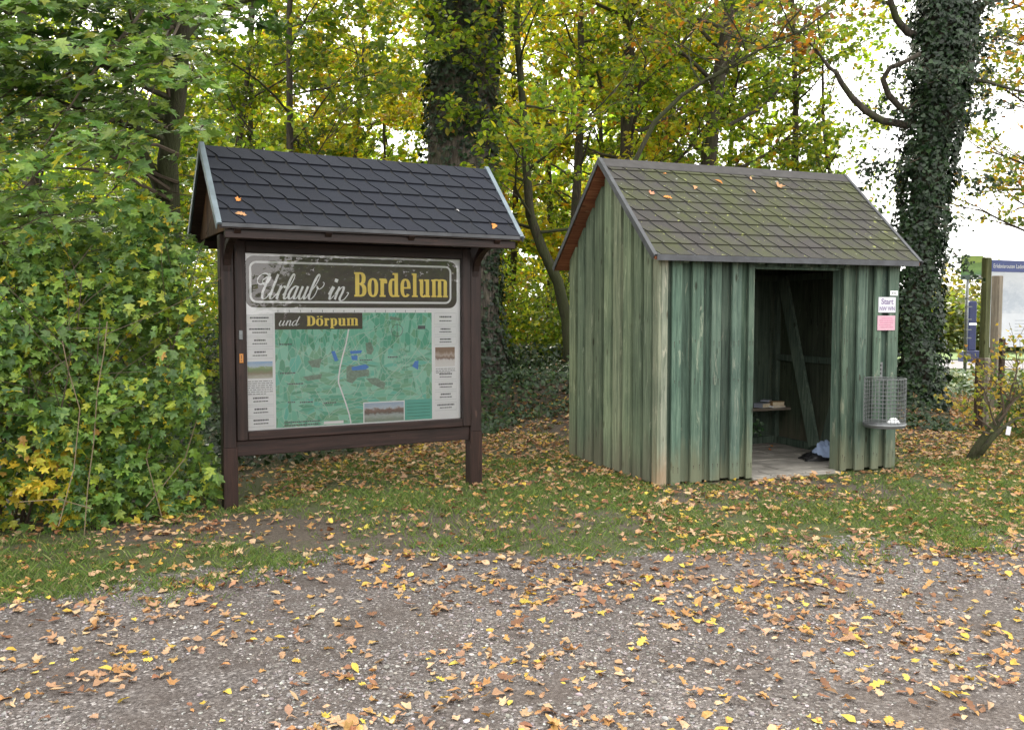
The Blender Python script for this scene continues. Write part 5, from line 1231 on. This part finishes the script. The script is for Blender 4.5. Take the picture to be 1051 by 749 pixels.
o = empty('wooden_stake', tuple(pp), .5, label='short weathered grey stake just right of the dark brown one', cat='post'); b = MB(); b.cbox(-.03, .03, -.03, .03, -.1, .95, .006); b.build('shaft', M['greyb'], o)
pp = at(1027, 410, 14.2) * (1, 1, 0)
o = empty('wooden_stake', tuple(pp), .2, label='dark slate stake right of the tall grey-brown post', cat='post'); b = MB(); b.cbox(-.035, .035, -.035, .035, -.1, 1.16, .006); b.build('shaft', M['umber'], o)
pl = at(990, 388, 21.6) * (1, 1, 0)
sp_ = empty('sign_pole', tuple(pl), 0, label='thin grey steel pole with a green landscape sign on top, before the road', cat='sign')
b = MB(); b.tube([(0, 0, -.05), (0, 0, 2.95)], .038, 12); b.build('pole', M['galv'], sp_, True)
b = MB()
for z in (.55, .95, 1.15, 1.4, 1.7, 1.9): b.tube([(0, 0, z), (0, 0, z + .03)], .047, 12); b.box(0.03, .13, -.012, .012, z, z + .028)
b.build('clamps', M['galv'], sp_)
m_s = photo_mat('landscape_picture', [(.1, (.06, .16, .06)), (.35, (.14, .24, .06)), (.55, (.08, .16, .03)), (.7, (.22, .30, .04)), (.9, (.12, .20, .05))], (5, 1, 8), z0=2.4, z1=3)
b = MB(); b.cbox(-.19, .33, -.07, -.045, 2.47, 2.93, .004); b.build('sign_face', m_s, sp_)
b = MB(); b.cbox(-.19, .33, -.071, -.044, 2.36, 2.468, .004); b.build('caption_bar', plain('caption_dark', (.04, .07, .06), .5), sp_)
b = MB(); b.box(.04, .29, -.0735, -.0712, 2.425, 2.44); b.box(.07, .22, -.0735, -.0712, 2.39, 2.405); b.build('caption_print', M['white'], sp_)
pb = at(995.5, 371, 29) * (1, 1, 0)
bb = empty('blue_pillar', tuple(pb), .1, label='narrow dark blue pillar with a blue box at its base across the grey pole', cat='pillar')
b = MB(); b.cbox(-.13, .13, -.1, .1, .36, 1.95, .02); b.build('shaft', M['navy'], bb)
b = MB(); b.cbox(-.30, .24, -.2, .2, 0, .36, .02); b.build('box', M['navy'], bb)
b = MB(); b.box(-.131, .131, -.103, -.1, 1.18, 1.25); b.build('white_band', M['white'], bb)

# small leaning bush at right
lb = at(1000, 472, 9.47) * (1, 1, 0)
e = empty('leaning_shrub', tuple(lb), 0, label='small leaning shrub with mossy stem and yellow leaves, right edge', cat='shrub')
b = MB(); q = [at(u, v_, 9.47) - lb for u, v_ in ((996, 474), (1003, 462), (1012, 449), (1020, 438), (1030, 424), (1036, 410))]
b.tube(q, [.062, .058, .052, .046, .032, .018], 10, bump=.1); q = [at(u, v_, 9.35) - lb for u, v_ in ((1006, 466), (1018, 450), (1028, 440), (1045, 428))]; b.tube(q, [.03, .03, .025, .012], 8, bump=.1)
b.build('trunk', M['bark_moss'], e, True)
t = Tree(401)
for (u, v_, dx, dz, L) in ((1018, 440, -.8, .7, .55), (1015, 445, -1, .3, .45), (1030, 425, -.3, 1, .7), (1030, 424, .8, .8, .7), (1036, 410, 0, 1, .6), (1036, 412, 1, .5, .7), (1025, 432, .5, 1, .6), (1022, 436, -.5, 1, .6), (1040, 430, 1, .2, .6), (1036, 410, -.7, .7, .5)):
    t.branch(at(u, v_, 9.42) - lb, (dx, t.r.uniform(-.5, .3), dz), L, .012, 1, (0, 7), .03, .22, 0, 24)
t.tw.build('twigs', M['twig'], e); P = np.array(t.lp); n_ = len(P)
scatter('foliage', P, rng.normal(0, .5, (n_, 3)) + (0, -.5, .5), .058 * rng.uniform(.6, 1.3, n_), palette(n_, [(.42, .34, .05), (.45, .30, .05), (.24, .25, .05), (.30, .15, .04), (.10, .15, .04)], [3, 2, 3, 1.2, 3]), M['leaf'], e, T_MAPLE3, warp=.1)
bush('low_shrub', 'low green shrub with a few yellow leaves behind the leaning shrub, right edge', 6.75, 11.3, .75, .6, .95, 1500, .07, ([(.05, .11, .03), (.09, .15, .04), (.42, .34, .05), (.14, .18, .04)], [4, 3, 2, 2]), 410, T_MAPLE3, cat='shrub')
b = MB(); b.cbox(-.03, .03, -.003, .003, -.045, .045, .002); o = b.build('pale_label', M['notice'], None, label='small pale label hanging in the leaning shrub', cat='label'); o.location = at(1035, 442, 9.3); o.rotation_euler = (0, .2, .3)

# ============================================================ grass, pebbles, fallen leaves
def in_view(x, y, m=1.0): return (np.abs(x) < (y + .2) * .60 + m)
def clear(x, y):
    c, s = math.cos(HYAW), math.sin(HYAW); dx, dy = x - HX, y - HY; a = dx * c + dy * s; b_ = -dx * s + dy * c
    return ~((a > -.03) & (a < HW + .03) & (b_ > -.045) & (b_ < HD_ + .03))
def vnoise(x, y, s, seed=0):
    r_ = np.random.default_rng(seed); g = r_.random((64, 64)); X, Y = x * s + 100, y * s + 100; i, j = np.floor(X).astype(int), np.floor(Y).astype(int); fx, fy = X - i, Y - j; fx = fx * fx * (3 - 2 * fx); fy = fy * fy * (3 - 2 * fy)
    G = lambda a, b_: g[a % 64, b_ % 64]
    return (G(i, j) * (1 - fx) + G(i + 1, j) * fx) * (1 - fy) + (G(i, j + 1) * (1 - fx) + G(i + 1, j + 1) * fx) * fy
def grass():
    n = 760000
    x = rng.uniform(-5.5, 13, n); y = 4.4 + rng.random(n) ** 1.5 * 12.5
    ok = in_view(x, y) & clear(x, y) & (y < 12.5 + 3 * (x > 6.5))
    x, y = x[ok], y[ok]
    ey = edge_y(x); f = vnoise(x, y, 1.1, 1) * .45 + vnoise(x, y, 3.1, 2) * .33 + vnoise(x, y, 9, 3) * .25
    dens = sst(y - ey + (vnoise(x, y, 2.2, 41) - .5) * 1.1 + (vnoise(x, y, 7, 42) - .5) * .7, -.45, .5) * (1 - .75 * sst(y, 8.8, 10.5) * (x < 5.6)) * sst(f, .30, .58)
    trod = np.exp(-((x + .35) ** 2 / .9 + (y - 6.6) ** 2 / .22)) + .8 * np.exp(-((x - 2.6) ** 2 / 1.2 + (y - 7.75) ** 2 / .2)) + .9 * np.exp(-((x + 2.0) ** 2 / 1.2 + (y - 6.4) ** 2 / .12)) + .9 * np.exp(-((x + .9) ** 2 / 1.5 + (y - 8.3) ** 2 / .5))
    dens *= 1 - .7 * np.clip(trod, 0, .95)
    dens *= 1 - .95 * ((x < -2.1) & (y > 6.2 + (x + 3.4) * .7))
    ok = rng.random(len(x)) < dens; x, y = x[ok], y[ok]; n = len(x)
    h = rng.uniform(.018, .05, n) * (.7 + .7 * vnoise(x, y, 2.3, 5)); a = rng.uniform(0, 6.283, n); w_ = rng.uniform(.0016, .003, n) * (1 + .11 * (y - 5)); ln = rng.normal(0, .5, (n, 2)) * h[:, None]
    z = gh(x, y); px, py = np.cos(a) * w_, np.sin(a) * w_
    V = np.stack([np.stack([x - px, y - py, z], -1), np.stack([x + px, y + py, z], -1), np.stack([x + px * .6 + ln[:, 0] * .5, y + py * .6 + ln[:, 1] * .5, z + h * .6], -1), np.stack([x + ln[:, 0] * 1.2, y + ln[:, 1] * 1.2, z + h], -1)], 1)
    F = np.arange(n)[:, None] * 4 + np.arange(4)[None]
    col = np.repeat(palette(n, [(.11, .175, .04), (.15, .22, .05), (.085, .14, .035), (.21, .24, .08), (.28, .25, .13)], [4, 4, 3, 1.5, .8]), 4, 0)
    mesh_np('grass', V.reshape(-1, 3), (F.ravel(), np.full(n, 4)), M['grass'], None, col)
    tag(bpy.data.objects['grass'], 'short worn grass strip in front of the board and the hut', 'grass', kind='stuff')
grass()
def pebbles():
    # rounded stone template
    ico = []
    t_ = (1 + 5 ** .5) / 2
    for a, b_ in ((-1, t_), (1, t_), (-1, -t_), (1, -t_)): ico.append((a, b_, 0))
    for a, b_ in ((-1, t_), (1, t_), (-1, -t_), (1, -t_)): ico.append((0, a, b_))
    for a, b_ in ((-1, t_), (1, t_), (-1, -t_), (1, -t_)): ico.append((b_, 0, a))
    ico = np.array(ico) / 1.9 * .5
    IF = np.array([(0, 11, 5), (0, 5, 1), (0, 1, 7), (0, 7, 10), (0, 10, 11), (1, 5, 9), (5, 11, 4), (11, 10, 2), (10, 7, 6), (7, 1, 8), (3, 9, 4), (3, 4, 2), (3, 2, 6), (3, 6, 8), (3, 8, 9), (4, 9, 5), (2, 4, 11), (6, 2, 10), (8, 6, 7), (9, 8, 1)])
    n = 95000; y = 3.0 + rng.random(n) ** 1.2 * 4.2; x = rng.uniform(-4.4, 4.9, n)
    f = vnoise(x, y, 1.7, 11) * .6 + vnoise(x, y, 5, 12) * .4
    ok = in_view(x, y, .4) & (y < edge_y(x) + .15) & (rng.random(n) < sst(f, .25, .6))
    x, y = x[ok], y[ok]; n = len(x); sz = np.clip(rng.lognormal(math.log(.0095), .48, n), .004, .032)
    P = np.stack([x, y, gh(x, y) + sz * .1], -1)
    TV = ico[None] * rng.uniform(.65, 1.25, (n, 12, 1)) * np.stack([np.ones(n), rng.uniform(.6, 1, n), rng.uniform(.35, .6, n)], -1)[:, None]
    a = rng.uniform(0, 6.28, n); c, s = np.cos(a)[:, None], np.sin(a)[:, None]
    V = np.stack([TV[..., 0] * c - TV[..., 1] * s, TV[..., 0] * s + TV[..., 1] * c, TV[..., 2]], -1) * sz[:, None, None] + P[:, None]
    F = (IF[None] + (np.arange(n) * 12)[:, None, None]).reshape(-1, 3)
    col = palette(n, [(.18, .165, .155), (.25, .232, .22), (.12, .108, .10), (.40, .38, .365), (.21, .175, .155)], [4, 4, 3, 1.2, 1.5])
    m = plain('pebble_v', (1, 1, 1), .8, 0, .12, 90, 0)
    o = mesh_np('gravel', V.reshape(-1, 3), (F.ravel(), np.full(len(F), 3)), m, None, np.repeat(col, 12, 0))
    tag(o, 'loose grey gravel covering the parking place in front', 'gravel', kind='stuff')
pebbles()
LCOL = [('golden yellow', [(.48, .33, .05), (.54, .40, .07)]), ('orange', [(.37, .19, .07), (.40, .23, .08)]), ('tan', [(.36, .21, .12), (.42, .27, .16)]), ('brown', [(.22, .10, .05), (.17, .08, .04)]), ('pale buff', [(.50, .35, .21), (.45, .31, .18)])]
def litter():
    n = 95000
    x = rng.uniform(-6, 14, n); y = 2.9 + rng.random(n) ** 1.15 * 15
    ok = in_view(x, y) & clear(x, y)
    x, y = x[ok], y[ok]; ey = edge_y(x)
    f = vnoise(x, y, 1.6, 21) * .5 + vnoise(x, y, 4.5, 22) * .35 + vnoise(x, y, 11, 23) * .3
    on_gravel = y < ey
    c, s = math.cos(HYAW), math.sin(HYAW); wall = np.abs((y - HY) * c - (x - HX) * s + .15)
    d = np.where(on_gravel, .08 + .85 * sst(f, .48, .9) + .40 * np.exp(-((y - ey + .15) / .45) ** 2) + .12 * (x > 0), .26 + .75 * sst(f, .45, .85))
    d = d + .55 * sst(y, 7.4, 9.2) * (x < 1.2) + .6 * sst(x, 3.4, 5.5) * sst(y, 6.8, 8.5)
    d *= 1 - .8 * sst(y, 12.2, 13.2) * (x < 6)
    d *= 1 - .6 * ((x < -2.2) & (y > 7))
    d *= 1 - .85 * ((x < 0) & (y > .1 + np.interp(x, [-7, -2.9, -2.2, -1.5, -.6, .4], [8.1, 8.6, 9.1, 10.0, 11.3, 12.0])))
    ok = rng.random(len(x)) < d; x, y = x[ok], y[ok]; n = len(x)
    on_g = y < edge_y(x)
    z = gh(x, y) + .004 + rng.random(n) * np.where(on_g, .012, .028)
    size = rng.uniform(.024, .070, n) * (1 + .035 * (y - 4)); k = rng.choice(5, n, p=[.13, .25, .29, .18, .15])
    big = (rng.random(n) < .12); size[big] *= 1.25
    score = size / y * (np.abs((x) / y) < .565) * (y > 3.42); idx = np.argsort(-score)[:300]
    m_ = np.ones(n, bool); m_[idx] = False
    protos = {}
    for ci in range(5):
        for sh in range(4): protos[ci, sh] = dead_leaf_mesh(sh + ci * 4, LCOL[ci][1][sh % 2])
    for j, i in enumerate(idx):
        o = bpy.data.objects.new('fallen_leaf', protos[int(k[i]), int(rng.integers(4))]); C.objects.link(o)
        o.location = (x[i], y[i], z[i] + .004); o.scale = (size[i],) * 3; o.rotation_euler = (rng.normal(0, .3), rng.normal(0, .3), rng.uniform(0, 6.28))
        where = 'on the gravel of the parking place' if y[i] < edge_y(x[i]) else 'on the grass edge of the parking place'
        tag(o, f'{LCOL[int(k[i])][0]} fallen leaf lying {where}', 'leaf', 'fallen leaves lying in the foreground')
    for q, tm in enumerate((T_MAPLE, T_OAK, T_MAPLE3, T_OVAL)): pass
    x, y, z, size, k = x[m_], y[m_], z[m_], size[m_], k[m_]; n = len(x)
    col = np.zeros((n, 3))
    for ci in range(5): s_ = k == ci; col[s_] = palette(s_.sum(), LCOL[ci][1], [1, 1])
    tl = rng.choice(4, n, p=[.26, .24, .2, .3])
    parts = []
    for q, tm in enumerate((T_MAPLE, T_OAK, T_MAPLE3, T_OVAL)):
        s_ = tl == q
        parts.append(scatter('fallen_leaves', np.stack([x[s_], y[s_], z[s_]], -1), (0, 0, 1), size[s_], col[s_], M['litter'], None, tm, jit=.24, warp=.20))
    with bpy.context.temp_override(active_object=parts[0], selected_editable_objects=parts, object=parts[0], selected_objects=parts): bpy.ops.object.join()
    tag(parts[0], 'autumn leaves scattered thickly over the grass and under the trees', 'fallen leaves', kind='stuff')
    print('litter', n)
litter()
# leaves blown onto the hut floor
P = []
for _ in range(26): P.append(hut_pt(1.55 + random.gauss(0, .35), 1.35 + random.gauss(0, .15), .028))
scatter('fallen_leaves_inside', P, (0, 0, 1), .06, palette(len(P), [(.35, .15, .06), (.25, .12, .06)], [1, 1]), M['litter'], None, T_MAPLE3, jit=.3, warp=.25, kind='stuff', label='brown leaves blown onto the hut floor under the bench', cat='fallen leaves')
def under_part(root, sub, part_name):
    kids = [o for o in C.objects if o.parent == root]
    host = next(o for o in kids if o.name.split('.')[0] == part_name)
    for o in kids:
        if o.name.split('.')[0] in sub and o != host: o.parent = host
under_part(sg, ('header_border',), 'header_panel')
under_part(sg, ('map_lanes', 'map_road', 'map_lakes', 'map_woods', 'map_labels', 'title_panel', 'legend_box', 'legend_lines', 'picture_border'), 'map_print')
under_part(sg, ('keyhole',), 'lock_plate'); under_part(sg, ('advert_print', 'advert_boxes'), 'white_panel')
under_part(sg, ('roof_felt', 'rafter', 'eave_beam', 'eave_trim', 'front_shingles', 'back_shingles', 'verge_trim'), 'roof_deck')
under_part(hut, ('roof_felt', 'rafter', 'eave_trim', 'front_shingles', 'back_shingles', 'verge_trim', 'ridge_cap'), 'roof_deck')
under_part(hut, ('front_battens',), 'front_cladding'); under_part(hut, ('left_gable_battens',), 'left_gable_cladding'); under_part(hut, ('right_gable_battens',), 'right_gable_cladding'); under_part(hut, ('bench_support',), 'bench_plank')
under_part(bk, ('bracket_holes',), 'bracket'); under_part(ib, ('lettering',), 'header'); under_part(ib, ('map_print', 'printed_lines'), 'panel')
bpy.context.view_layer.update()
tot = sum(len(o.data.polygons) for o in C.objects if o.type == 'MESH'); print('polys', tot)
